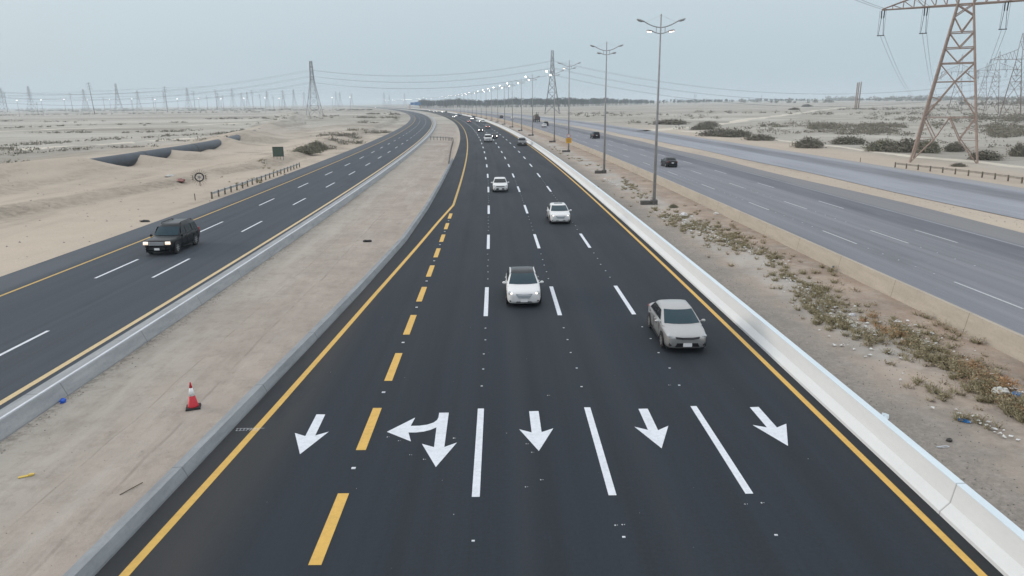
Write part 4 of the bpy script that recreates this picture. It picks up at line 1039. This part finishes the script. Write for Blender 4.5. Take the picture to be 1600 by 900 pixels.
# cone
x, y = U(302, 635); r = empty('traffic_cone', (x, y, ground_z(x, y)+.01), .35, label='red and white traffic cone on a black base on the dirt strip', cat='traffic cone')
mred = mat('cone_red', (.50, .015, .03), .5); 
MB().box((0, 0, .03), (.48, .48, .06), 0, .94).build('base', M['rubber'], r)
MB().lathe([(.19, .06), (.175, .09), (.10, .46)], n=20).build('cone_body', mred, r, True)
MB().lathe([(.102, .46), (.055, .74)], n=20).build('reflective_band', M['plate'], r, True)
MB().lathe([(.055, .74), (.03, .88), (.024, .94), (.0, .95)], n=20).build('cone_tip', mred, r, True)
# spiky wheel
x, y = U(313, 290); r = empty('wheel_ornament', (x, y, ground_z(x, y)), .35, label='dark spiky wheel standing upright on the sand by the left carriageway', cat='wheel')
cz = 1.15
def ring_tube(mb, R, rr, n=24):
    for i in range(n):
        a, b2 = 2*PI*i/n, 2*PI*(i+1)/n; mb.tube((R*math.cos(a), 0, cz+R*math.sin(a)), (R*math.cos(b2), 0, cz+R*math.sin(b2)), rr, n=6)
mb = MB(); ring_tube(mb, .52, .085); mb.build('tyre', M['rubber'], r)
mb = MB(); ring_tube(mb, .13, .06, 12)
for i in range(6): a = PI*i/3+.5; mb.tube((0, 0, cz), (.5*math.cos(a), 0, cz+.5*math.sin(a)), .03, n=5)
mb.build('hub', M['galv'], r)
mb = MB()
for i in range(22): a = 2*PI*i/22; mb.tube((.62*math.cos(a), 0, cz+.62*math.sin(a)), (1.08*math.cos(a), 0, cz+1.08*math.sin(a)), .028, .018, 5)
mb.build('spike', M['steel_post'], r)
for s in (-1, 1): MB().box((s*.78, .02, cz-.05), (.1, .08, .62)).build('side_plate', M['steel_post'], r)
MB().tube((0, 0, -.1), (0, 0, .6), .04, n=6).build('stand', M['steel_post'], r)
# dark green sign board seen from behind
x, y = U(436, 252.5); r = empty('sign_board', (x, y, ground_z(x, y)-.1), .12, label='dark green board on short legs on the sand left of the grey green bush', cat='sign board')
MB().box((0, 0, 1.45), (1.95, .08, 1.75)).build('panel', noisy('board_green', (.045, .075, .055), (.07, .10, .08), 2), r)
for dx in (-.85, -.3, .3, .85): MB().box((dx, .08, .35), (.07, .07, 1.0)).build('leg', M['steel_post'], r)
mb = MB(); mb.box((0, -.05, 2.3), (1.98, .05, .08)); mb.box((0, -.05, .62), (1.98, .05, .08)); mb.build('frame', M['black'], r)
x, y = U(413, 260); mb = MB()
for dx in (-.5, -.2, .1, .45): mb.tube((dx, 0, 0), (dx+.05, .1, 1.1+dx*.3), .03, n=5)
mb.box((-.1, 0, .35), (.5, .3, .6)); o = mb.build('debris_heap', M['steel_post']); o.location = (x, y, 0); tag(o, 'heap of rusty scrap stakes left of the dark green board', 'debris')
for px, py, lb in ((1344, 253, 'small dark marker post beyond the service road'), (305, 312, 'short bare marker post on the sand above the left guard rail end')):
    x, y = U(px, py); o = MB().tube((0, 0, 0), (0, 0, .75), .05, n=6).build('marker_post', M['steel_post']); o.location = (x, y, ground_z(x, y)); tag(o, lb, 'post')
# overhead sign gantry far along the road
y = 1230.; x = xa(y); r = empty('sign_gantry', (x, y, 0), -.18, label='overhead gantry with blue sign panels far along the road', cat='sign gantry')
for dx, w in ((-2, 1), (17, 1)): MB().box((dx, 0, 4), (.9, .9, 8), 0).build('post', mat('gantry_post', (.4, .22, .12), .7), r)
MB().box((7.5, 0, 8.3), (20, .6, .5)).build('beam', M['galv'], r)
blue = noisy('sign_blue', (.02, .12, .36), (.04, .17, .42), .5, .5, 0)
for dx, w, h in ((2.5, 6, 4.2), (9.5, 6.5, 5.2), (15.5, 4, 4.2)): MB().box((dx, -.5, 9.2), (w, .15, h)).build('panel', blue, r)

# ---------------------------------------------------------------- vehicles (front looks along -Y)
def body_section(y, w, z0, zb, zt, tum=.0):
    H = [(0, z0), (w*.84, z0), (w*.95, z0+.06), (w, z0+.2), (w*1.0, z0+(zb-z0)*.55), (w*.985, zb-.07), (w*.94, zb), (w*.78, zb+(zt-zb)*.7), (w*.4, zt), (0, zt+.005)]
    return [(x, y, z) for x, z in H]+[(-x, y, z) for x, z in H[1:-1][::-1]]
def glass_house(mb, lv, bow=.14):
    """lv: (z, yfront, yback, halfwidth)"""
    R_ = []
    for z, yf, yb, w in lv:
        bow = .14*min(1., (yb-yf)/1.7)
        fr = [(-1, .30), (-.93, .16), (-.7, .06), (-.35, .015), (0, 0), (.35, .015), (.7, .06), (.93, .16), (1, .30)]
        ring = [(a*w, yf+b_*(bow/.14), z) for a, b_ in fr]+[(w*1.01, (yf+yb)/2, z)]+[(-a*w, yb-b_*(bow/.14)*.9, z) for a, b_ in fr]+[(-w*1.01, (yf+yb)/2, z)]
        R_.append(ring)
    mb.rings(R_)
def lv_at(lv, z):
    for a, b_ in zip(lv[:-1], lv[1:]):
        if z <= b_[0]: t = (z-a[0])/(b_[0]-a[0]); return [a[i]+(b_[i]-a[i])*t for i in range(4)]
    return lv[-1]
def fr_bow(u): return .16*abs(u)**2.6+.02*u*u
def pane_front(lv, z0, z1, sgn, frac=.86, off=.022, n=8, m=5):
    V = []; F_ = []
    for j in range(m+1):
        z = z0+(z1-z0)*j/m; _, yf, yb, w = lv_at(lv, z)
        for i in range(n+1):
            u = (-1+2*i/n)*frac; yy = yf+fr_bow(u)-off if sgn < 0 else yb-fr_bow(u)*.9+off
            V.append((u*w, yy, z+.004))
    for j in range(m):
        for i in range(n):
            q = (j*(n+1)+i, j*(n+1)+i+1, (j+1)*(n+1)+i+1, (j+1)*(n+1)+i); F_.append(q if sgn < 0 else q[::-1])
    return V, F_
def pane_side(lv, s, ys, z0, z1, off=.02):
    """ys: ((yfront_low,yback_low),(yfront_high,yback_high))"""
    V = []
    m = 4; n = 4; F_ = []
    for j in range(m+1):
        t = j/m; z = z0+(z1-z0)*t; w = lv_at(lv, z)[3]
        a = ys[0][0]+(ys[1][0]-ys[0][0])*t; b_ = ys[0][1]+(ys[1][1]-ys[0][1])*t
        for i in range(n+1): V.append((s*(w*1.01+off), a+(b_-a)*i/n, z))
    for j in range(m):
        for i in range(n):
            q = (j*(n+1)+i, j*(n+1)+i+1, (j+1)*(n+1)+i+1, (j+1)*(n+1)+i); F_.append(q if s > 0 else q[::-1])
    return V, F_
def wheel(root, x, y, r_, s, w=.21):
    t = MB(); P = [(r_*.62, 0), (r_*.93, 0), (r_, .03), (r_, w-.03), (r_*.93, w), (r_*.62, w)]
    n = 20; Rg = []
    for rr, o in P: Rg.append([(s*o*-1+x+s*.02, y+rr*math.cos(2*PI*i/n), r_+rr*math.sin(2*PI*i/n)) for i in range(n)])
    t.rings(Rg, cap=False); ty = autosm(t.build('wheel', M['rubber'], root))
    rm = MB(); xs = x+s*.026
    rm.tube((xs-s*.05, y, r_), (xs, y, r_), r_*.14, n=10)
    for k in range(7):
        a = 2*PI*k/7+.3; ca_, sa_ = math.cos(a), math.sin(a)
        d = Vector((0, ca_, sa_)); n_ = Vector((0, -sa_, ca_)); c = Vector((xs-s*.008, y, r_))
        rm.rings([[c+d*.05+n_*.035, c+d*.05-n_*.035, c+d*.05-n_*.035-Vector((s*.03, 0, 0)), c+d*.05+n_*.035-Vector((s*.03, 0, 0))], [c+d*r_*.66+n_*.045, c+d*r_*.66-n_*.045, c+d*r_*.66-n_*.045-Vector((s*.03, 0, 0)), c+d*r_*.66+n_*.045-Vector((s*.03, 0, 0))]])
    nn = 20; ro, ri = r_*.68, r_*.6
    rm.rings([[(xs-s*.01, y+q*math.cos(2*PI*i/nn), r_+q*math.sin(2*PI*i/nn)) for i in range(nn)] for q in (ro, ri)], cap=False)
    rm.build('rim', M['rim'], ty)
    dk = MB(); dk.tube((xs-s*.10, y, r_), (xs-s*.035, y, r_), r_*.66, n=16); dk.build('brake', M['rim_dark'], ty)
def arch(root, x, y, r_, s):
    mb = MB(); n = 14; P = []
    for i in range(n+1):
        a = PI*i/n; P += [(x+s*.012, y+(r_+.075)*math.cos(a), r_+(r_+.075)*math.sin(a)), (x-s*.1, y+(r_+.02)*math.cos(a)*.9, r_+(r_+.02)*math.sin(a)*.9)]
    P2 = []
    mb.add(P, [(2*i, 2*i+2, 2*i+3, 2*i+1) for i in range(n)])
    q = [(x+s*.010, y+(r_+.07)*math.cos(PI*i/n), r_+(r_+.07)*math.sin(PI*i/n)) for i in range(n+1)]+[(x+s*.010, y-r_-.07, .16), (x+s*.010, y+r_+.07, .16)]
    mb.add(q, [tuple(range(len(q)))])
    mb.build('wheel_arch', M['black'], root)
def curved_patch(root, name, m, pts, t=.03):
    """thin solid from an outline of 3d points pushed along -Y / normal"""
    P = [Vector(p) for p in pts]; n = (P[1]-P[0]).cross(P[2]-P[0]).normalized()
    if n.y > 0 and abs(n.y) > .2: n = -n
    mb = MB(); mb.rings([[p-n*t for p in P], [p+n*t for p in P]]); return mb.build(name, m, root)
def make_car(paint, style='sedan', lit=None, roof=None, grille='slot', glass=None, tail=True, detail=True):
    root = empty('car'); G = glass or M['glass']; ll = lit or M['lens']
    if style == 'sedan':
        S = [(-2.28, .46, .38, .62, .66), (-2.25, .64, .27, .71, .765), (-2.15, .77, .20, .765, .84), (-1.98, .835, .18, .81, .885), (-1.7, .872, .17, .855, .93), (-1.3, .888, .17, .90, .975), (-.85, .89, .17, .93, 1.0), (0, .89, .17, .95, 1.01), (.8, .89, .17, .965, 1.02), (1.45, .88, .18, .98, 1.05), (1.85, .85, .20, .98, 1.06), (2.1, .79, .25, .945, 1.03), (2.22, .68, .35, .86, .92), (2.26, .55, .45, .74, .77)]
        lv = [(.92, -1.50, 1.88, .84), (1.0, -1.30, 1.74, .81), (1.2, -.84, 1.44, .73), (1.36, -.42, 1.18, .655), (1.42, -.20, 1.02, .605), (1.455, .02, .84, .53), (1.468, .25, .66, .38)]
        wy = (-1.38, 1.30); wr = .325; hw = .885; zt = 1.34; zb = .995
        sd = [((-.72, .28), (-.22, .26)), ((.34, 1.34), (.32, 1.0))]
    else:
        S = [(-2.55, .60, .45, .62, .66), (-2.53, .80, .36, .92, .96), (-2.45, .92, .30, 1.02, 1.06), (-2.1, .98, .28, 1.07, 1.12), (-1.6, .995, .28, 1.10, 1.16), (-1.0, 1.0, .28, 1.13, 1.19), (0, 1.0, .28, 1.14, 1.19), (1.2, 1.0, .28, 1.14, 1.19), (2.2, .98, .30, 1.14, 1.19), (2.48, .93, .36, 1.12, 1.16), (2.55, .85, .45, 1.0, 1.05)]
        lv = [(1.08, -1.22, 2.50, .95), (1.2, -1.08, 2.48, .93), (1.5, -.72, 2.38, .86), (1.74, -.42, 2.26, .80), (1.84, -.28, 2.16, .75), (1.90, -.08, 2.0, .66), (1.915, .2, 1.7, .4)]
        wy = (-1.62, 1.50); wr = .41; hw = 1.0; zt = 1.72; zb = 1.19
        sd = [((-.72, .08), (-.42, .06)), ((.16, 1.10), (.14, 1.08)), ((1.2, 2.1), (1.18, 1.98))]
        if style == 'pickup':
            lv = [(1.08, -1.0, 1.0, .93), (1.2, -.88, .98, .92), (1.5, -.55, .92, .86), (1.70, -.25, .84, .80), (1.78, -.1, .75, .74), (1.82, .1, .6, .6)]
            S = [(a, b_, c, d, e_) if a < 1.0 else (a, b_, c, d-.02, d-.015) for a, b_, c, d, e_ in S]; sd = [((-.5, .1), (-.22, .08)), ((.18, .85), (.16, .75))]; zt = 1.66; zb = 1.2
    mb = MB(); mb.rings([body_section(*s) for s in S]); bd = mb.build('body', paint, root, True); subsurf(bd, 1)
    if roof == 'black':
        up_ = [lv[3]]+lv[4:]
        mb = MB(); glass_house(mb, lv[:4]); cb = mb.build('pillars', paint, root, True); autosm(cb, 50)
        mb = MB(); glass_house(mb, up_); cb = mb.build('glass_roof', M['glass_dark'], root, True); autosm(cb, 50)
        for s in (-1, 1): mb = MB(); mb.path([(s*.655, -.28, 1.36), (s*.63, .0, 1.405), (s*.62, .4, 1.415), (s*.63, .8, 1.40), (s*.655, 1.05, 1.35)], .035, 6); mb.build('roof_rail', paint, root)
    else:
        mb = MB(); glass_house(mb, lv); cb = mb.build('roof', paint, root, True); autosm(cb, 50)
    subsurf(cb, 1) if False else None
    V, F_ = pane_front(lv, zb+.01, zt+(.025 if style == 'sedan' else 0), -1, .92); mesh_obj('windshield', V, F_, G, root, True)
    V, F_ = pane_front(lv, zb+.03, zt-.01, 1, .8); mesh_obj('rear_window', V, F_, M['glass_dark'], root, True)
    for s in (-1, 1):
        for w_ in sd:
            V, F_ = pane_side(lv, s, w_, zb+.02, zt-.02); mesh_obj('side_window', V, F_, M['glass_dark'], root, True)
    if roof == 'sunroof': MB().box((0, .25, 1.468), (.72, .36, .02)).build('sunroof', M['glass_dark'], root)
    if roof == 'rails':
        for s in (-1, 1):
            mb = MB(); mb.path([(s*.66, -.05, 1.9), (s*.68, .1, 1.97), (s*.68, 1.7, 1.97), (s*.66, 1.9, 1.88)], .035, 6); mb.build('roof_rail', M['black'], root)
    for y in wy:
        for s in (-1, 1): arch(root, s*hw, y, wr, s); wheel(root, s*hw, y, wr, s)
    sed = style == 'sedan'; fy = -2.26 if sed else -2.55; zh = .62 if sed else .88; xh = .60 if sed else .74; fr = -2.12 if sed else -2.5
    for s in (-1, 1):
        mb = MB()
        if sed:
            mb.ell((0, 0, 0), (.125, .27, .075), 12, 8); ca_, sa_ = math.cos(s*.62), math.sin(s*.62)
            mb.v = [(x_*ca_-y_*sa_+s*.63, x_*sa_+y_*ca_-1.96, z_+.765-.18*(-(y_*ca_+x_*sa_))) for x_, y_, z_ in mb.v]
        else: mb.box((s*.755, -2.50, .90), (.34, .13, .20), 0, .92)
        hl_ = mb.build('headlight', M['lens'] if sed or not lit else ll, root, True)
        if sed:
            mb = MB(); mb.ell((s*.60, -2.16, .725), (.095, .06, .055), 10, 7); mb.build('bulb', ll if lit else M['bulb_off'], hl_)
        mb = MB()
        if sed: mb.ell((s*.66, -2.13, .36), (.10, .09, .05), 10, 6)
        else: mb.ell((s*.74, -2.5, .55), (.09, .06, .06), 10, 6)
        mb.build('fog_light', M['glass_dark'], root, True)
        mb = MB(); mb.ell((s*(hw+.10), (-.86 if sed else -.95), zb+.0), (.10, .07, .07 if sed else .11), 10, 7); mb.tube((s*(hw-.06), (-.82 if sed else -.9), zb-.05), (s*(hw+.05), (-.84 if sed else -.93), zb-.03), .03, n=6); mb.build('mirror', paint, root, True)
        mb = MB()
        if sed: mb.ell((s*.66, 2.12, .83), (.17, .12, .085), 10, 6)
        else: mb.box((s*.86, 2.46, .98), (.14, .16, .42))
        mb.build('tail_light', M['tail'], root, True)
        if detail:
            mb = MB(); xs = s*(hw+.003)
            for yy in ((-.78, .30, 1.22) if sed else (-.8, .12, 1.15, 2.0)): mb.box((xs, yy, (zb-.05+.3)/2+.03), (.012, .014, zb-.45))
            mb.box((s*(hw-.005), .25, .24 if sed else .33), (.03, 2.0, .05)); mb.build('door_seam', M['black'], root)
            for yy in ((.12, 1.02) if sed else (-.08, .95)): MB().box((xs, yy, zb-.17), (.035, .17, .03)).build('door_handle', paint, root)
    if sed:
        if grille == 'slot':
            gl = [(-.47, -2.285, .655), (-.2, -2.325, .63), (.2, -2.325, .63), (.47, -2.285, .655), (.50, -2.262, .735), (.18, -2.295, .705), (-.18, -2.295, .705), (-.50, -2.262, .735)]
            mb = MB(); mb.rings([gl, [(a*1, b_+.12, z) for a, b_, z in gl]])
            mb.build('grille', M['black'], root)
            mb = MB(); mb.rings([[(-.50, -2.272, .31), (.50, -2.272, .31), (.42, -2.30, .47), (-.42, -2.30, .47)], [(-.52, -2.1, .29), (.52, -2.1, .29), (.44, -2.1, .475), (-.44, -2.1, .475)]]); mb.build('air_intake', M['black'], root)
            for s in (-1, 1): MB().rings([[(s*.56, -2.245, .36), (s*.72, -2.2, .36), (s*.74, -2.17, .46), (s*.58, -2.235, .44)], [(s*.56, -2.1, .36), (s*.72, -2.05, .36), (s*.74, -2.05, .46), (s*.58, -2.1, .44)]]).build('air_intake', M['black'], root)
        else:
            gm = M['chrome'] if grille == 'chrome' else M['black']
            mb = MB(); mb.rings([[(-.27, -2.30, .52), (.27, -2.30, .52), (.43, -2.255, .735), (-.43, -2.255, .735)], [(-.27, -2.18, .52), (.27, -2.18, .52), (.43, -2.15, .735), (-.43, -2.15, .735)]]); gg = mb.build('grille', M['grille_grey'], root)
            mb = MB()
            for k in range(5): z = .535+k*.042; mb.box((0, -2.305+.0095*k, z), (.56+.068*k, .018, .016))
            mb.build('grille_bar', gm, gg)
            MB().rings([[(-.42, -2.262, .29), (.42, -2.262, .29), (.36, -2.272, .345), (-.36, -2.272, .345)], [(-.42, -2.15, .29), (.42, -2.15, .29), (.36, -2.15, .345), (-.36, -2.15, .345)]]).build('air_intake', M['black'], root)
        MB().box((0, -2.295, .40), (.36, .02, .15)).build('number_plate', M['plate'], root)
        MB().box((0, 2.265, .70), (.36, .02, .15)).build('number_plate', M['plate'], root)
        MB().box((0, 2.19, .36), (1.1, .1, .14)).build('rear_bumper_trim', M['black'], root)
    else:
        gb = MB(); gb.box((0, -2.54, .88), (1.06, .05, .22)); gg = gb.build('grille', M['black'], root)
        gb = MB()
        for z in (.80, .88, .96): gb.box((0, -2.59, z), (1.04, .03, .045))
        gb.build('grille_bar', M['chrome'], gg)
        MB().box((0, -2.555, .55), (1.1, .05, .16)).build('air_intake', M['black'], root)
        MB().box((0, -2.60, .5), (.36, .02, .15)).build('number_plate', M['plate'], root)
        MB().box((0, 2.57, .92), (.36, .02, .15)).build('number_plate', M['plate'], root)
    MB().box((0, 0, .18 if sed else .27), (1.56, 3.9 if sed else 4.6, .12)).build('underbody', M['black'], root)
    return root
M['bulb_off'] = mat('bulb_off', (.75, .78, .82), .1, .3)
M['grille_grey'] = mat('grille_grey', (.22, .25, .29), .4)
def place_car(o, x, y, away=False, rz=None, **k):
    if k.get('left'): sl_ = (xl(y+3)-xl(y-3))/6
    else: sl_ = (xa(y+3)-xa(y-3))/6
    a = -math.atan(sl_)*-1*-1 if rz is None else rz
    o.location = (x, y, .006); o.rotation_euler.z = -math.atan(sl_)+(PI if away else 0) if rz is None else rz
c = make_car(P_silver, 'sedan', M['lens'], None, 'slot'); place_car(c, 7.15, 29.8, rz=.0)
tag(c, 'silver grey sedan nearest the camera in the right hand lane', 'car')
c = make_car(P_white, 'sedan', M['lens_lit'], 'black', 'chrome'); place_car(c, .56, 36.8)
tag(c, 'white sedan with a black roof and lit headlights in the middle of the main carriageway', 'car')
c2 = make_car(P_white, 'sedan', M['lens_lit'], 'sunroof', 'chrome'); place_car(c2, 4.13, 61.9); tag(c2, 'white sedan with a sunroof and lit headlights, behind the silver one', 'car')
c3 = make_car(P_white, 'sedan', M['lens'], None, 'slot', M['glass_dark']); place_car(c3, -1.28, 84.6); tag(c3, 'white sedan with dark grille, third in the left part of the main carriageway', 'car')
s1 = make_car(P_black, 'suv', M['lens_suv'], 'rails'); place_car(s1, -24.6, 51.0, rz=.012, left=True); tag(s1, 'black off road vehicle with glowing headlights on the left carriageway', 'car')
b1 = make_car(P_black, 'sedan', M['lens'], None, 'slot'); place_car(b1, 24.95, 113.2, True); tag(b1, 'black sedan seen from behind on the worn right carriageway', 'car')
s2 = make_car(P_black, 'suv', M['lens'], None, detail=False); place_car(s2, 23.6, 202, True); tag(s2, 'black off road vehicle seen from behind, beyond the black sedan', 'car')
w5 = copy_tree(c3); 
place_car(w5, 13.9, 297, True); tag(w5, 'white car seen from behind far along the worn right carriageway', 'car')
# prototypes for the distant traffic
PW = make_car(P_white, 'suv', M['lens'], None, detail=False, glass=M['glass_dark'])
PWl = make_car(P_white, 'sedan', M['lens_far'], None, 'slot', M['glass_dark'], detail=False)
PDl = make_car(P_black, 'sedan', M['lens_far'], None, 'slot', M['glass_dark'], detail=False)
PPk = make_car(P_red, 'sedan', M['lens_pink'], None, 'slot', M['glass_dark'], detail=False)
PS = make_car(P_lsilver, 'sedan', M['lens'], None, 'slot', M['glass_dark'], detail=False)
PG = make_car(P_grey, 'pickup', M['lens'], None, detail=False, glass=M['glass_dark'])
PB = make_car(P_black, 'suv', M['lens'], None, detail=False)
seen = set()
def put(proto, px, py, label, away=False, group=None, lane=None):
    o = proto if id(proto) not in seen else copy_tree(proto)
    seen.add(id(proto))
    x, y = U(px, py)
    if lane is not None:          # keep the bearing, follow the lane
        best = None
        for yy in np.arange(150, 3400, 3.):
            X = xa(yy)+lane; ppx = 800+F*X/(yy*.968+8.); dd = abs(ppx-px)
            if best is None or dd < best[0]: best = (dd, yy, X)
        _, y, x = best
    place_car(o, x, y, away); return tag(o, label, 'car', group)
put(PG, 815.5, 227, 'dark grey pickup close to the white barrier among the distant traffic')
put(PW, 762.5, 221.5, 'white off road vehicle leading the distant traffic')
put(PDl, 772.5, 216, 'dark car with bright headlights right behind the leading white vehicle')
put(PDl, 751, 206, 'low dark car with lit headlights left of the pink lit one')
put(PPk, 762, 200.5, 'car with reddish glowing lights, nearer of the two in the distant traffic')
put(PS, 755, 192, 'silver car beside the barrier in the distant traffic')
put(PWl, 747, 191, 'white car with lit headlights left of the silver one in the distance')
put(PPk, 733, 191.5, 'car with reddish glowing lights, further of the two in the distant traffic')
put(PWl, 737.5, 187, 'white car just above the further reddish lit one')
GQ = 'cars in the far queue round the bend'
for px, pro, ln in [(744, PB, 9.4), (717, PWl, 2), (713, PWl, -1.7), (720.5, PB, 5.4), (724, PS, 9), (694.5, PWl, 5.4), (682.5, PWl, -1.7), (687, PWl, 2), (701, PB, 9), (675, PWl, 5.4), (639, PWl, 2), (608.5, PWl, 2), (605, PWl, 5.4), (601, PWl, -1.7), (596.5, PWl, 2), (591, PWl, 5.4), (585, PWl, 2), (579, PWl, 2), (572, PPk, 5.4), (565.5, PPk, 2), (556, PWl, 5.4), (546, PWl, 2)]:
    put(pro, px, 0, {id(PB): 'tiny dark car in the queue round the far bend', id(PS): 'tiny silver car in the queue round the far bend', id(PPk): 'tiny car with reddish lights in the far queue'}.get(id(pro), 'tiny white car with headlights on in the queue round the far bend'), group=GQ, lane=ln)
put(PB, 803, 183, 'dark car seen far off on the worn right carriageway, left of the loaded truck', True) if False else None
o = copy_tree(PB); x = xa(470)+27.5; place_car(o, x, 470, True); tag(o, 'tiny dark car far along the worn right carriageway', 'car')
o = copy_tree(c3); x = xa(440)+31; place_car(o, x, 440, True); tag(o, 'tiny white car far along the worn right carriageway, beside a dark one', 'car')
o = copy_tree(PB); place_car(o, 15.2, 312, True); tag(o, 'dark car just beyond the white car, partly behind a lamp pole', 'car')
# loaded truck seen from behind
x, y = U(838.5, 190.5); r = empty('truck', (x, y, 0), .12, label='brown truck with a high load seen from behind on the worn right carriageway', cat='truck')
MB().box((0, 0, 1.25), (2.5, 7, .35)).build('chassis', M['black'], r)
MB().box((0, 0, 2.1), (2.6, 6.5, 1.3)).build('bed', P_red, r)
mb = MB(); mb.ell((-.1, .2, 2.9), (1.15, 2.6, 1.1), 12, 8, .15); mb.build('load', M['steel_post'], r)
for dx in (-.55, .55): MB().tube((dx, -2, 2.8), (dx*.8, -2, 5.0), .14, n=6).build('stake', M['black'], r)
MB().box((0, 4.7, 1.9), (2.4, 1.9, 2.3)).build('cab', P_red, r)
for yy in (-2.4, -1.2, 4.6):
    for s in (-1, 1): MB().tube((s*.85, yy, .5), (s*1.25, yy, .5), .5, n=16).build('wheel', M['rubber'], r)
for s in (-1, 1): MB().box((s*1.0, -3.3, 1.2), (.25, .06, .15)).build('tail_light', M['tail'], r)

# ---------------------------------------------------------------- haze
HB = 62.0
hz = MB(); hz.box((0, 7000, (HB-3)/2), (30000, 19000, HB+3)); ho = None
hm = bpy.data.materials.new('haze'); hm.use_nodes = True; t = hm.node_tree; t.nodes.clear()
oo = t.nodes.new('ShaderNodeOutputMaterial'); pv = t.nodes.new('ShaderNodeVolumePrincipled')
pv.inputs['Color'].default_value = (.74, .84, .92, 1); pv.inputs['Density'].default_value = .00022; pv.inputs['Anisotropy'].default_value = .1
t.links.new(pv.outputs[0], oo.inputs['Volume'])
ho = hz.build('haze', hm); tag(ho, kind='stuff', label='thin dusty haze lying over the whole plain', cat='haze')
